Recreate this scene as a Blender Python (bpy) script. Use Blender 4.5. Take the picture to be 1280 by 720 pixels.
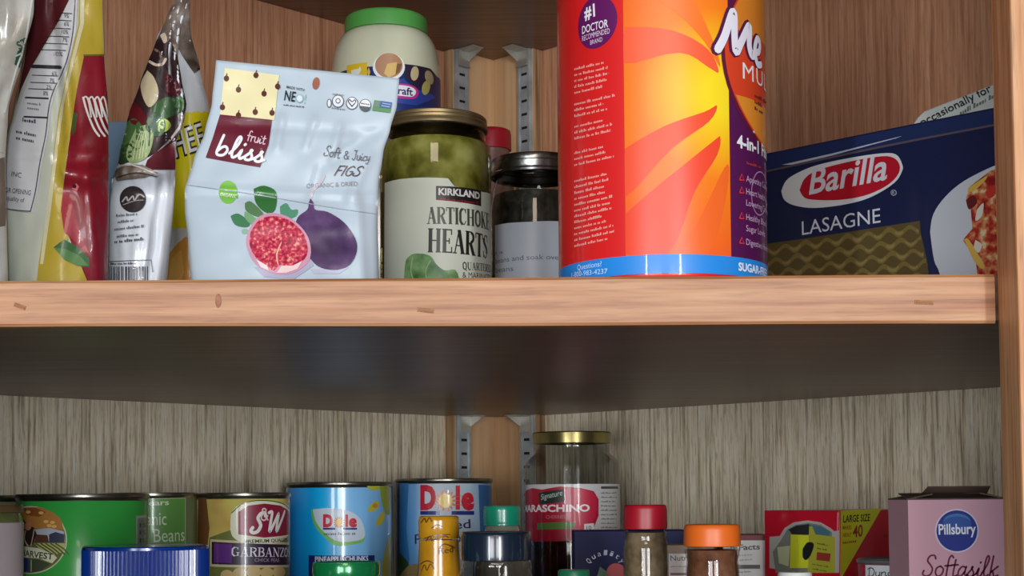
import bpy, bmesh, math, random
from mathutils import Vector, Matrix, noise

for o in list(bpy.data.objects):
    bpy.data.objects.remove(o, do_unlink=True)
SC = bpy.context.scene
COL = SC.collection
R = math.radians
PI = math.pi

# ------------------------------------------------------------------ camera
FPX, PITCH, ROLL, HORIZ = 1900.0, R(3.0), R(-0.40), 625.0
CPY = HORIZ - FPX * math.tan(PITCH)              # row of the principal point
cam_d = bpy.data.cameras.new('camera')
cam = bpy.data.objects.new('camera', cam_d)
COL.objects.link(cam)
cam_d.sensor_width = 36.0
cam_d.lens = FPX / 1280.0 * 36.0
cam_d.shift_y = (CPY - 360.0) / 1280.0
cam_d.clip_start = 0.01
CM = (Matrix.Rotation(R(90) + PITCH, 4, 'X') @ Matrix.Rotation(ROLL, 4, 'Z'))
cam.matrix_world = CM
SC.camera = cam

# ------------------------------------------------------------------ light
SC.view_settings.view_transform = 'Standard'
SC.view_settings.look = 'None'
SC.view_settings.gamma = 1.0
SC.view_settings.exposure = -0.86
w = bpy.data.worlds.new('room_light')
SC.world = w
w.use_nodes = True
w.node_tree.nodes['Background'].inputs[0].default_value = (0.85, 0.88, 0.95, 1)
w.node_tree.nodes['Background'].inputs[1].default_value = 0.10


def area(name, loc, target, sx, sy, power, col):
    d = bpy.data.lights.new(name, 'AREA')
    d.shape = 'RECTANGLE'
    d.size, d.size_y, d.energy, d.color = sx, sy, power, col
    o = bpy.data.objects.new(name, d)
    COL.objects.link(o)
    o.location = loc
    o.rotation_euler = (Vector(target) - Vector(loc)).to_track_quat('-Z', 'Y').to_euler()
    return o


area('window_light', (-1.75, -3.6, -0.02), (-0.1, 1.0, 0.0), 0.12, 1.8, 100, (0.90, 0.96, 1.0))
area('window_light', (1.10, -3.6, -0.02), (-0.1, 1.0, 0.0), 0.12, 1.8, 100, (0.90, 0.96, 1.0))
area('right_fill_light', (0.95, -4.2, 0.05), (0.0, 1.1, 0.0), 1.6, 1.6, 150, (0.96, 0.97, 1.0))  # added broad fill that brightens the back walls and cans, not a known door
area('left_fill_light', (-1.10, -4.2, 0.05), (0.1, 1.1, 0.0), 1.2, 1.6, 130, (0.96, 0.97, 1.0))  # added fill from the left to lift the right wall, not a known window
area('ceiling_lamp', (0.0, -3.4, 1.55), (0, 1.0, 0.2), 1.2, 0.6, 34, (1.0, 0.80, 0.64))

# ------------------------------------------------------------------ maths of the view


def ray(px, py):
    d = Vector(((px - 640.0) / FPX, -(py - CPY) / FPX, -1.0))
    return (CM.to_3x3() @ d)


def at(px, py, Y):
    d = ray(px, py)
    return d * (Y / d.y)


def srgb(c):
    out = []
    for v in c[:3]:
        v = v / 255.0
        out.append(v / 12.92 if v <= 0.04045 else ((v + 0.055) / 1.055) ** 2.4)
    return tuple(out) + (1.0,)


# ------------------------------------------------------------------ materials
MATS = {}


def mat(name, c=(200, 200, 200), rough=0.5, metal=0.0, spec=0.5, coat=0.0):
    if name in MATS:
        return MATS[name]
    m = bpy.data.materials.new(name)
    m.use_nodes = True
    b = m.node_tree.nodes['Principled BSDF']
    b.inputs['Base Color'].default_value = srgb(c)
    b.inputs['Roughness'].default_value = rough
    b.inputs['Metallic'].default_value = metal
    b.inputs['Specular IOR Level'].default_value = spec
    b.inputs['Coat Weight'].default_value = coat
    b.inputs['Coat Roughness'].default_value = 0.06
    MATS[name] = m
    return m


def ink(c, rough=0.42):
    return mat('ink_%02x%02x%02x_%d' % (int(c[0]), int(c[1]), int(c[2]), int(rough * 100)), c, rough, coat=0.35)


def speckle(name, cols, scale=400.0, rough=0.45, stretch=(1, 1, 1), detail=4.0, bump=0.0, coord='Object', stops=None, coat=0.0, distort=0.0):
    """noise -> colour ramp"""
    if name in MATS:
        return MATS[name]
    m = mat(name, cols[0], rough, coat=coat)
    nt = m.node_tree
    b = nt.nodes['Principled BSDF']
    tc = nt.nodes.new('ShaderNodeTexCoord')
    mp = nt.nodes.new('ShaderNodeMapping')
    mp.inputs['Scale'].default_value = stretch
    n = nt.nodes.new('ShaderNodeTexNoise')
    n.inputs['Scale'].default_value = scale
    n.inputs['Detail'].default_value = detail
    n.inputs['Distortion'].default_value = distort
    r = nt.nodes.new('ShaderNodeValToRGB')
    k = len(cols)
    st = stops or [0.32 + 0.36 * i / max(1, k - 1) for i in range(k)]
    while len(r.color_ramp.elements) < k:
        r.color_ramp.elements.new(0.5)
    for i, c in enumerate(cols):
        r.color_ramp.elements[i].position = st[i]
        r.color_ramp.elements[i].color = srgb(c)
    nt.links.new(tc.outputs[coord], mp.inputs[0])
    nt.links.new(mp.outputs[0], n.inputs['Vector'])
    nt.links.new(n.outputs['Fac'], r.inputs[0])
    nt.links.new(r.outputs[0], b.inputs['Base Color'])
    if bump:
        bp = nt.nodes.new('ShaderNodeBump')
        bp.inputs['Strength'].default_value = bump
        bp.inputs['Distance'].default_value = 0.001
        nt.links.new(n.outputs['Fac'], bp.inputs['Height'])
        nt.links.new(bp.outputs[0], b.inputs['Normal'])
    return m


def wood(name, base, dark, light, axis='Z', rough=0.5, fine=1.0, contrast=1.0, fleck=0.5, big=0.35):
    """oak: long grain, fine dark flecks and broad tone change"""
    m = mat(name, base, rough)
    nt = m.node_tree
    b = nt.nodes['Principled BSDF']
    L = nt.links.new
    tc = nt.nodes.new('ShaderNodeTexCoord')

    def nz(sc, along, across, det):
        mp = nt.nodes.new('ShaderNodeMapping')
        s = [across] * 3
        s['XYZ'.index(axis)] = along
        mp.inputs['Scale'].default_value = s
        n = nt.nodes.new('ShaderNodeTexNoise')
        n.inputs['Scale'].default_value = sc
        n.inputs['Detail'].default_value = det
        n.inputs['Roughness'].default_value = 0.6
        L(tc.outputs['Object'], mp.inputs[0])
        L(mp.outputs[0], n.inputs['Vector'])
        return n.outputs['Fac']

    g = nz(1.0, 9 * fine, 260 * fine, 4)
    f = nz(1.0, 45 * fine, 650 * fine, 2)
    bg = nz(1.0, 2.5, 14, 3)
    r = nt.nodes.new('ShaderNodeValToRGB')
    h = 0.17 / contrast
    e = r.color_ramp.elements
    e[0].position, e[0].color = 0.5 - h, srgb(dark)
    e[1].position, e[1].color = 0.5 + h, srgb(light)
    mid = e.new(0.5)
    mid.color = srgb(base)
    L(g, r.inputs[0])
    fr = nt.nodes.new('ShaderNodeValToRGB')
    fr.color_ramp.elements[0].position = 0.30
    fr.color_ramp.elements[0].color = (1 - fleck, 1 - fleck, 1 - fleck, 1)
    fr.color_ramp.elements[1].position = 0.46
    fr.color_ramp.elements[1].color = (1, 1, 1, 1)
    L(f, fr.inputs[0])
    br = nt.nodes.new('ShaderNodeValToRGB')
    br.color_ramp.elements[0].position = 0.3
    br.color_ramp.elements[0].color = (1 - big, 1 - big, 1 - big, 1)
    br.color_ramp.elements[1].position = 0.7
    br.color_ramp.elements[1].color = (1, 1, 1, 1)
    L(bg, br.inputs[0])
    col = r.outputs[0]
    for o in (fr.outputs[0], br.outputs[0]):
        mx = nt.nodes.new('ShaderNodeMix')
        mx.data_type = 'RGBA'
        mx.blend_type = 'MULTIPLY'
        mx.inputs['Factor'].default_value = 1.0
        L(col, mx.inputs['A'])
        L(o, mx.inputs['B'])
        col = mx.outputs['Result']
    L(col, b.inputs['Base Color'])
    bp = nt.nodes.new('ShaderNodeBump')
    bp.inputs['Strength'].default_value = 0.25
    bp.inputs['Distance'].default_value = 0.0006
    L(g, bp.inputs['Height'])
    L(bp.outputs[0], b.inputs['Normal'])
    return m


def across(name, cols, stops, r):
    """colour printed round a can, from its left (-r) to its right (+r)"""
    m = mat(name, cols[0], 0.3, coat=0.9)
    nt = m.node_tree
    tc = nt.nodes.new('ShaderNodeTexCoord')
    sp = nt.nodes.new('ShaderNodeSeparateXYZ')
    mr = nt.nodes.new('ShaderNodeMapRange')
    mr.inputs['From Min'].default_value = -r
    mr.inputs['From Max'].default_value = r
    rp = nt.nodes.new('ShaderNodeValToRGB')
    while len(rp.color_ramp.elements) < len(cols):
        rp.color_ramp.elements.new(0.5)
    for e, c, st in zip(rp.color_ramp.elements, cols, stops):
        e.position, e.color = st, srgb(c)
    nt.links.new(tc.outputs['Object'], sp.inputs[0])
    nt.links.new(sp.outputs[0], mr.inputs['Value'])
    nt.links.new(mr.outputs[0], rp.inputs[0])
    nt.links.new(rp.outputs[0], nt.nodes['Principled BSDF'].inputs['Base Color'])
    return m


def glass(name, tint=(235, 240, 238), rough=0.03, gloss=1.0):
    """thin clear wall: tinted see-through with a fresnel gloss"""
    if name in MATS:
        return MATS[name]
    m = bpy.data.materials.new(name)
    m.use_nodes = True
    nt = m.node_tree
    nt.nodes.clear()
    out = nt.nodes.new('ShaderNodeOutputMaterial')
    t = nt.nodes.new('ShaderNodeBsdfTransparent')
    t.inputs[0].default_value = srgb(tint)
    g = nt.nodes.new('ShaderNodeBsdfGlossy')
    g.inputs['Roughness'].default_value = rough
    lw = nt.nodes.new('ShaderNodeLayerWeight')
    lw.inputs['Blend'].default_value = 0.5
    pw = nt.nodes.new('ShaderNodeMath')
    pw.operation = 'POWER'
    pw.inputs[1].default_value = 4.0
    nt.links.new(lw.outputs['Facing'], pw.inputs[0])
    mu = nt.nodes.new('ShaderNodeMath')
    mu.operation = 'MULTIPLY_ADD'
    mu.use_clamp = True
    mu.inputs[1].default_value = 0.6 * gloss
    mu.inputs[2].default_value = 0.05 * gloss
    mx = nt.nodes.new('ShaderNodeMixShader')
    nt.links.new(pw.outputs[0], mu.inputs[0])
    nt.links.new(mu.outputs[0], mx.inputs[0])
    nt.links.new(t.outputs[0], mx.inputs[1])
    nt.links.new(g.outputs[0], mx.inputs[2])
    nt.links.new(mx.outputs[0], out.inputs[0])
    MATS[name] = m
    return m


# ------------------------------------------------------------------ objects


def thing(name, label, cat, loc=(0, 0, 0), rz=0.0, group=None):
    o = bpy.data.objects.new(name, None)
    COL.objects.link(o)
    o.empty_display_size = 0.02
    o.location = loc
    o.rotation_euler = (0, 0, rz)
    o['label'] = label
    o['category'] = cat
    if group:
        o['group'] = group
    return o


def obj(name, bm, mats, parent=None, smooth=False, angle=None):
    me = bpy.data.meshes.new(name)
    bm.to_mesh(me)
    bm.free()
    if not isinstance(mats, (list, tuple)):
        mats = [mats]
    for m in mats:
        me.materials.append(m)
    o = bpy.data.objects.new(name, me)
    COL.objects.link(o)
    if smooth:
        me.polygons.foreach_set('use_smooth', [True] * len(me.polygons))
        if angle is not None:
            me.set_sharp_from_angle(angle=angle)
    if parent is not None:
        o.parent = parent
    return o


def struct(name, bm, m, parent=None):
    o = obj(name, bm, m, parent)
    o['kind'] = 'structure'
    return o


def prism(poly, z0, z1, bm=None):
    """vertical prism over an outline in plan (counter-clockwise)"""
    bm = bm or bmesh.new()
    a = [bm.verts.new((x, y, z0)) for x, y in poly]
    b = [bm.verts.new((x, y, z1)) for x, y in poly]
    n = len(poly)
    bm.faces.new(list(reversed(a)))
    bm.faces.new(b)
    for i in range(n):
        j = (i + 1) % n
        bm.faces.new((a[i], a[j], b[j], b[i]))
    bmesh.ops.recalc_face_normals(bm, faces=bm.faces)
    return bm


def box(x0, x1, y0, y1, z0, z1, bm=None):
    return prism([(x0, y0), (x1, y0), (x1, y1), (x0, y1)], z0, z1, bm)


def bev(bm, w=0.0006, seg=2):
    bmesh.ops.bevel(bm, geom=list(bm.edges), offset=w, segments=seg, affect='EDGES', profile=0.5)
    return bm


def lathe(prof, seg=64, bm=None, ridge=None, z_range=None):
    """profile (r, z) bottom to top; r == 0 closes; ridge=(count, depth) flutes the wall within z_range"""
    bm = bm or bmesh.new()
    rings = []
    for r, z in prof:
        if r <= 1e-9:
            rings.append([bm.verts.new((0, 0, z))])
        else:
            ring = []
            for i in range(seg):
                a = 2 * PI * i / seg
                rr = r
                if ridge and z_range[0] <= z <= z_range[1]:
                    rr = r - ridge[1] * (0.5 - 0.5 * math.cos(a * ridge[0]))
                ring.append(bm.verts.new((rr * math.sin(a), -rr * math.cos(a), z)))
            rings.append(ring)
    for p, q in zip(rings, rings[1:]):
        if len(p) == 1 and len(q) == 1:
            continue
        for i in range(seg):
            j = (i + 1) % seg
            if len(p) == 1:
                bm.faces.new((p[0], q[j], q[i]))
            elif len(q) == 1:
                bm.faces.new((p[i], p[j], q[0]))
            else:
                bm.faces.new((p[i], p[j], q[j], q[i]))
    bmesh.ops.recalc_face_normals(bm, faces=bm.faces)
    return bm


def arc(cx, cz, r, a0, a1, n=6):
    return [(cx + r * math.cos(R(a0 + (a1 - a0) * i / n)), cz + r * math.sin(R(a0 + (a1 - a0) * i / n))) for i in range(n + 1)]


# ------------------------------------------------------------------ surfaces that carry print
EPS = 0.00013


class Cyl:
    """upright cylinder: s = arc length from the line that faces the camera, t = height"""

    def __init__(self, X, Y, z0, r):
        self.X, self.Y, self.z0, self.r = X, Y, z0, r
        self.rz = math.atan2(-X, Y)
        self.step, self.vstep = r * 0.12, None

    def P(self, px, py):
        d = ray(px, py)
        h = Vector((d.x, d.y))
        c = Vector((self.X, self.Y))
        a, b, cc = h.dot(h), -2 * h.dot(c), c.dot(c) - self.r ** 2
        D = max(0.0, b * b - 4 * a * cc)
        k = (-b - math.sqrt(D)) / (2 * a)
        p = d * k
        ang = math.atan2(p.x - self.X, -(p.y - self.Y)) - self.rz
        ang = (ang + PI) % (2 * PI) - PI
        return Vector((ang * self.r, p.z - self.z0))

    def M(self, s, t, off):
        a, r = s / self.r, self.r + off
        return Vector((r * math.sin(a), -r * math.cos(a), t))


class Plane:
    """upright plane through O; U runs to the viewer's right; local frame = root at O turned by rz"""

    def __init__(self, O, ang, z0):
        self.O, self.ang, self.z0 = Vector(O), ang, z0
        self.U = Vector((math.cos(ang), math.sin(ang), 0))
        self.N = Vector((math.sin(ang), -math.cos(ang), 0))
        self.step = self.vstep = None

    def P(self, px, py):
        d = ray(px, py)
        k = self.O.dot(self.N) / d.dot(self.N)
        p = d * k
        return Vector(((p - self.O).dot(self.U), p.z - self.z0))

    def M(self, s, t, off):
        return Vector((s, -off, t))


def plin(pts, v):
    if v <= pts[0][0]:
        return pts[0][1]
    for (a, x), (b, y) in zip(pts, pts[1:]):
        if v <= b:
            f = (v - a) / (b - a)
            f2 = f * f * (3 - 2 * f) * 0.5 + f * 0.5
            return x + (y - x) * f2
    return pts[-1][1]


class Pouch:
    """soft bag: outline in view rows, thickness and creases in depth; s,t in photo pixels"""

    def __init__(self, L, Rr, yl, yr, Y0, bulge, lean=0.0, wr=0.0012, zipper=None, folds=(), seed=0, skew=None, floor=None, prof=0.7, midu=0.5):
        self.L, self.Rr, self.yl, self.yr = L, Rr, yl, yr       # L,Rr: [(v,x)], yl,yr: (y at v=0, y at v=1)
        self.Y0, self.bulge, self.lean, self.wr = Y0, bulge, lean, wr
        self.zipper, self.folds, self.seed = zipper, folds, seed
        self.floor, self.prof, self.midu = floor, prof, midu
        self.step = self.vstep = 5.0
        self.org = Vector((0, 0, 0))

    def uv(self, x, y):
        v = (y - self.yl[0]) / (self.yl[1] - self.yl[0])
        u = 0.5
        for _ in range(8):
            a, b = plin(self.L, v), plin(self.Rr, v)
            u = (x - a) / max(1e-6, b - a)
            uu = min(1, max(0, u))
            t0 = self.yl[0] + (self.yr[0] - self.yl[0]) * uu
            t1 = self.yl[1] + (self.yr[1] - self.yl[1]) * uu
            v = (y - t0) / (t1 - t0)
            v = min(1, max(0, v))
        return min(1, max(0, u)), v

    def depth(self, u, v, side):
        uu = u / self.midu * 0.5 if u < self.midu else 0.5 + (u - self.midu) / (1 - self.midu) * 0.5
        env = max(0.0, math.sin(PI * uu)) ** self.prof
        pv = plin(self.bulge, v)
        d = env * pv * side
        e2 = min(1.0, 6 * u, 6 * (1 - u))
        if side < 0:
            k = self.wr * e2
            d += k * noise.noise(Vector((u * 5 + self.seed, v * 7, self.seed))) * 1.5
            d += k * noise.noise(Vector((u * 9 + self.seed, v * 12, 3 + self.seed))) * 0.5
        zf = 0.0
        if self.zipper:
            zf = self.zipper[1] * math.exp(-((v - self.zipper[0]) / 0.012) ** 2) * side
            zf += -0.6 * self.zipper[1] * math.exp(-((v - self.zipper[0] - 0.028) / 0.012) ** 2) * side
        for (u0, v0, u1, v1, amp, wd) in self.folds:
            dx, dy = u1 - u0, v1 - v0
            q = max(0, min(1, ((u - u0) * dx + (v - v0) * dy) / (dx * dx + dy * dy)))
            dd = math.hypot(u - u0 - q * dx, v - v0 - q * dy)
            d += 1.6 * amp * math.exp(-(dd / wd) ** 2) * e2
        return self.Y0 + self.lean * (1 - v) + d + zf

    def world(self, u, v, side=-1, off=0.0):
        a, b = plin(self.L, v), plin(self.Rr, v)
        x = a + (b - a) * u
        y = (self.yl[0] + (self.yr[0] - self.yl[0]) * u) * (1 - v) + (self.yl[1] + (self.yr[1] - self.yl[1]) * u) * v
        Yn = self.Y0 + self.lean * (1 - v)
        Yd = self.depth(u, v, -1)
        p = at(x, y, Yd - off) if side < 0 else at(x, y, self.depth(u, v, 1))
        if side > 0:
            q = at(x, y, Yn)
            p = Vector((q.x, p.y, q.z))
        if self.floor is not None:
            p.z = max(p.z, self.floor + 0.0003)
        return p

    def P(self, px, py):
        return Vector((px, py))

    def M(self, s, t, off):
        u, v = self.uv(s, t)
        return self.world(u, v, -1, off) - self.org

    def mesh(self, nu=36, nv=56):
        bm = bmesh.new()
        f = [[bm.verts.new(self.world(i / nu, j / nv, -1) - self.org) for i in range(nu + 1)] for j in range(nv + 1)]
        k = [[bm.verts.new(self.world(i / nu, j / nv, 1) + Vector((0, 0.0006, 0)) - self.org) for i in range(nu + 1)] for j in range(nv + 1)]
        for j in range(nv):
            for i in range(nu):
                bm.faces.new((f[j][i], f[j + 1][i], f[j + 1][i + 1], f[j][i + 1]))
                bm.faces.new((k[j][i], k[j][i + 1], k[j + 1][i + 1], k[j + 1][i]))
        for j in range(nv):
            bm.faces.new((f[j][0], k[j][0], k[j + 1][0], f[j + 1][0]))
            bm.faces.new((f[j][nu], f[j + 1][nu], k[j + 1][nu], k[j][nu]))
        for i in range(nu):
            bm.faces.new((f[0][i], f[0][i + 1], k[0][i + 1], k[0][i]))
            bm.faces.new((f[nv][i], k[nv][i], k[nv][i + 1], f[nv][i + 1]))
        bmesh.ops.recalc_face_normals(bm, faces=bm.faces)
        return bm


# ------------------------------------------------------------------ letters
_TXT = {}


def glyphs(body, bold=0.0, space=1.0):
    key = (body, bold, space)
    if key in _TXT:
        return _TXT[key]
    cu = bpy.data.curves.new('lettering', 'FONT')
    cu.body, cu.size, cu.offset, cu.space_character = body, 1.0, bold, space
    cu.resolution_u = 3
    cu.fill_mode = 'FRONT'
    ob = bpy.data.objects.new('lettering', cu)
    COL.objects.link(ob)
    dg = bpy.context.evaluated_depsgraph_get()
    ev = ob.evaluated_get(dg)
    me = ev.to_mesh()
    V = [(v.co.x, v.co.y) for v in me.vertices]
    F = [tuple(p.vertices) for p in me.polygons]
    # FRONT fill can come out facing either way
    ev.to_mesh_clear()
    bpy.data.objects.remove(ob, do_unlink=True)
    bpy.data.curves.remove(cu)
    _TXT[key] = (V, F)
    return V, F


CAP = max(v[1] for v in glyphs('H')[0])

# pen letters: advance, strokes; units of cap height, baseline 0
PEN = {
    'b': (0.62, [[(0.08, 0.95), (0.06, 0.5), (0.06, 0.1), (0.2, 0.0), (0.4, 0.06), (0.48, 0.28), (0.36, 0.44), (0.2, 0.38), (0.08, 0.2)]]),
    'l': (0.36, [[(0.0, 0.16), (0.2, 0.55), (0.26, 0.9), (0.17, 1.0), (0.1, 0.75), (0.1, 0.2), (0.2, 0.0), (0.34, 0.1)]]),
    'i': (0.3, [[(0.02, 0.14), (0.12, 0.42), (0.1, 0.1), (0.18, 0.0), (0.3, 0.1)], [(0.15, 0.66), (0.17, 0.70)]]),
    's': (0.46, [[(0.0, 0.08), (0.2, 0.34), (0.26, 0.48), (0.2, 0.42), (0.34, 0.18), (0.3, 0.02), (0.12, 0.0), (0.06, 0.08)], [(0.3, 0.02), (0.46, 0.12)]]),
    'f': (0.34, [[(0.36, 0.9), (0.26, 1.0), (0.15, 0.85), (0.14, 0.4), (0.14, 0.0)], [(0.0, 0.5), (0.32, 0.52)]]),
    'r': (0.34, [[(0.08, 0.5), (0.08, 0.0)], [(0.08, 0.3), (0.2, 0.48), (0.34, 0.48)]]),
    'u': (0.46, [[(0.08, 0.5), (0.07, 0.14), (0.18, 0.0), (0.32, 0.08), (0.38, 0.3)], [(0.38, 0.5), (0.38, 0.0)]]),
    't': (0.34, [[(0.16, 0.8), (0.14, 0.12), (0.22, 0.0), (0.34, 0.06)], [(0.0, 0.54), (0.32, 0.56)]]),
    'o': (0.48, [[(0.26, 0.48), (0.08, 0.4), (0.05, 0.16), (0.2, 0.0), (0.38, 0.1), (0.42, 0.34), (0.26, 0.48)]]),
    'a': (0.5, [[(0.4, 0.42), (0.22, 0.48), (0.06, 0.28), (0.08, 0.06), (0.22, 0.02), (0.38, 0.24)], [(0.42, 0.48), (0.38, 0.14), (0.5, 0.04)]]),
    'c': (0.42, [[(0.4, 0.4), (0.24, 0.48), (0.06, 0.3), (0.1, 0.06), (0.26, 0.0), (0.42, 0.12)]]),
    'n': (0.5, [[(0.06, 0.48), (0.06, 0.0)], [(0.06, 0.28), (0.22, 0.48), (0.36, 0.4), (0.36, 0.08), (0.48, 0.04)]]),
    'y': (0.46, [[(0.06, 0.5), (0.1, 0.16), (0.24, 0.1), (0.36, 0.3)], [(0.4, 0.5), (0.34, 0.0), (0.2, -0.3), (0.04, -0.22)]]),
    'k': (0.5, [[(0.1, 1.0), (0.07, 0.0)], [(0.42, 0.5), (0.1, 0.22)], [(0.18, 0.28), (0.3, 0.02), (0.48, 0.08)]]),
    'e': (0.44, [[(0.04, 0.22), (0.3, 0.28), (0.34, 0.44), (0.2, 0.5), (0.05, 0.26), (0.12, 0.03), (0.28, 0.0), (0.44, 0.14)]]),
    'S': (0.62, [[(0.56, 0.84), (0.46, 1.0), (0.24, 0.96), (0.16, 0.74), (0.34, 0.54), (0.48, 0.34), (0.42, 0.08), (0.2, 0.0), (0.02, 0.1), (0.06, 0.26)]]),
    'J': (0.5, [[(0.1, 0.98), (0.46, 0.98)], [(0.34, 0.98), (0.32, 0.2), (0.16, -0.02), (0.0, 0.14)]]),
    'F': (0.5, [[(0.12, 1.0), (0.06, 0.0)], [(0.1, 0.97), (0.5, 1.0)], [(0.1, 0.52), (0.4, 0.54)]]),
    'I': (0.26, [[(0.14, 1.0), (0.08, 0.0)]]),
    'G': (0.6, [[(0.52, 0.84), (0.34, 1.0), (0.08, 0.7), (0.1, 0.14), (0.34, 0.0), (0.5, 0.2), (0.5, 0.44), (0.3, 0.44)]]),
    'M': (0.95, [[(0.0, 0.02), (0.12, 0.3), (0.34, 1.0), (0.4, 0.6), (0.44, 0.1), (0.56, 0.4), (0.74, 0.92), (0.76, 0.4), (0.82, 0.04), (0.95, 0.14)]]),
    'W': (0.95, [[(0.02, 0.96), (0.16, 0.98), (0.2, 0.5), (0.26, 0.04), (0.4, 0.5), (0.52, 0.92), (0.54, 0.5), (0.6, 0.04), (0.74, 0.46), (0.9, 1.0)]]),
    'D': (0.7, [[(0.18, 0.96), (0.14, 0.02)], [(0.0, 0.86), (0.2, 1.0), (0.5, 0.92), (0.64, 0.5), (0.48, 0.08), (0.2, 0.0), (0.04, 0.06)]]),
    '&': (0.6, [[(0.56, 0.0), (0.16, 0.72), (0.2, 0.94), (0.36, 0.92), (0.38, 0.72), (0.08, 0.34), (0.12, 0.04), (0.34, 0.0), (0.54, 0.36)]]),
    ' ': (0.35, []),
}
# book letters with serifs: advance, strokes (points, weight)
K, T = 0.17, 0.055


def _stem(x, y0=0.0, y1=1.0, k=K):
    return [([(x, y0), (x, y1)], k), ([(x - 0.14, 0.022 + y0), (x + 0.14, 0.022 + y0)], 0.05), ([(x - 0.14, y1 - 0.022), (x + 0.14, y1 - 0.022)], 0.05)]


SER = {
    'A': (0.74, [([(0.12, 0.0), (0.36, 1.0)], T), ([(0.36, 1.0), (0.60, 0.0)], K), ([(0.2, 0.34), (0.5, 0.34)], T), ([(0.0, 0.022), (0.24, 0.022)], 0.05), ([(0.46, 0.022), (0.74, 0.022)], 0.05)]),
    'R': (0.70, _stem(0.16) + [([(0.16, 0.97), (0.4, 0.97)], T), ([(0.38, 0.95), (0.54, 0.86), (0.54, 0.64), (0.38, 0.52)], 0.13), ([(0.16, 0.5), (0.4, 0.5)], T), ([(0.36, 0.5), (0.6, 0.0)], K), ([(0.5, 0.022), (0.74, 0.022)], 0.05)]),
    'T': (0.66, _stem(0.33, 0, 0.97) + [([(0.03, 0.97), (0.63, 0.97)], 0.06), ([(0.04, 0.97), (0.04, 0.76)], T), ([(0.62, 0.97), (0.62, 0.76)], T)]),
    'I': (0.36, _stem(0.18)),
    'C': (0.64, [([(0.3, 0.98), (0.12, 0.78), (0.11, 0.5), (0.12, 0.22), (0.3, 0.02)], K), ([(0.3, 0.97), (0.46, 0.94), (0.56, 0.74)], T), ([(0.56, 0.98), (0.56, 0.7)], T), ([(0.3, 0.03), (0.46, 0.06), (0.58, 0.26)], T)]),
    'H': (0.78, _stem(0.17) + _stem(0.6) + [([(0.17, 0.5), (0.6, 0.5)], T)]),
    'O': (0.70, [([(0.34, 0.98), (0.13, 0.8), (0.11, 0.5), (0.13, 0.2), (0.34, 0.02)], 0.15), ([(0.34, 0.98), (0.56, 0.8), (0.58, 0.5), (0.56, 0.2), (0.34, 0.02)], 0.15)]),
    'K': (0.74, _stem(0.16) + [([(0.2, 0.42), (0.6, 0.98)], T), ([(0.3, 0.55), (0.6, 0.0)], K), ([(0.46, 0.978), (0.72, 0.978)], 0.05), ([(0.48, 0.022), (0.74, 0.022)], 0.05)]),
    'E': (0.62, _stem(0.16) + [([(0.16, 0.97), (0.54, 0.97)], T), ([(0.54, 1.0), (0.54, 0.76)], T), ([(0.16, 0.03), (0.56, 0.03)], T), ([(0.56, 0.0), (0.56, 0.26)], T), ([(0.16, 0.5), (0.42, 0.5)], T), ([(0.42, 0.38), (0.42, 0.62)], T)]),
    'S': (0.56, [([(0.46, 0.9), (0.28, 0.98), (0.12, 0.84)], T), ([(0.12, 0.84), (0.14, 0.66), (0.4, 0.42), (0.44, 0.22)], K), ([(0.44, 0.22), (0.3, 0.02), (0.1, 0.12)], T), ([(0.47, 0.98), (0.47, 0.7)], T), ([(0.08, 0.02), (0.08, 0.3)], T)]),
    'Q': (0.72, [([(0.34, 0.98), (0.13, 0.8), (0.11, 0.5), (0.13, 0.2), (0.34, 0.02)], 0.15), ([(0.34, 0.98), (0.56, 0.8), (0.58, 0.5), (0.56, 0.2), (0.34, 0.02)], 0.15), ([(0.36, 0.1), (0.66, -0.2)], 0.1)]),
    'U': (0.74, [([(0.16, 1.0), (0.16, 0.3), (0.3, 0.04), (0.46, 0.04)], K), ([(0.44, 0.03), (0.58, 0.25), (0.6, 1.0)], T), ([(0.02, 0.978), (0.3, 0.978)], 0.05), ([(0.48, 0.978), (0.72, 0.978)], 0.05)]),
    'G': (0.72, [([(0.3, 0.98), (0.12, 0.78), (0.11, 0.5), (0.12, 0.22), (0.3, 0.02)], K), ([(0.3, 0.97), (0.46, 0.94), (0.56, 0.74)], T), ([(0.56, 0.98), (0.56, 0.7)], T), ([(0.3, 0.03), (0.54, 0.1)], T), ([(0.56, 0.42), (0.56, 0.04)], 0.14), ([(0.42, 0.42), (0.7, 0.42)], 0.05)]),
    'B': (0.66, _stem(0.16) + [([(0.16, 0.97), (0.36, 0.97)], T), ([(0.36, 0.96), (0.5, 0.86), (0.5, 0.64), (0.36, 0.53)], 0.13), ([(0.16, 0.52), (0.38, 0.52)], T), ([(0.38, 0.51), (0.55, 0.4), (0.55, 0.14), (0.38, 0.03)], 0.14), ([(0.16, 0.03), (0.4, 0.03)], T)]),
    'N': (0.80, [([(0.15, 0.0), (0.15, 1.0)], T), ([(0.12, 1.0), (0.64, 0.0)], K), ([(0.66, 0.0), (0.66, 1.0)], T), ([(0.0, 0.978), (0.2, 0.978)], 0.05), ([(0.03, 0.022), (0.28, 0.022)], 0.05), ([(0.53, 0.978), (0.79, 0.978)], 0.05)]),
    'Z': (0.64, [([(0.08, 0.97), (0.56, 0.97)], T), ([(0.54, 1.0), (0.1, 0.0)], K), ([(0.06, 0.03), (0.58, 0.03)], T), ([(0.08, 1.0), (0.08, 0.76)], T), ([(0.58, 0.0), (0.58, 0.24)], T)]),
    'D': (0.7, _stem(0.16) + [([(0.16, 0.97), (0.34, 0.97)], T), ([(0.32, 0.97), (0.56, 0.76), (0.58, 0.5), (0.56, 0.24), (0.32, 0.03)], 0.15), ([(0.16, 0.03), (0.34, 0.03)], T)]),
    ' ': (0.4, []),
}


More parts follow.
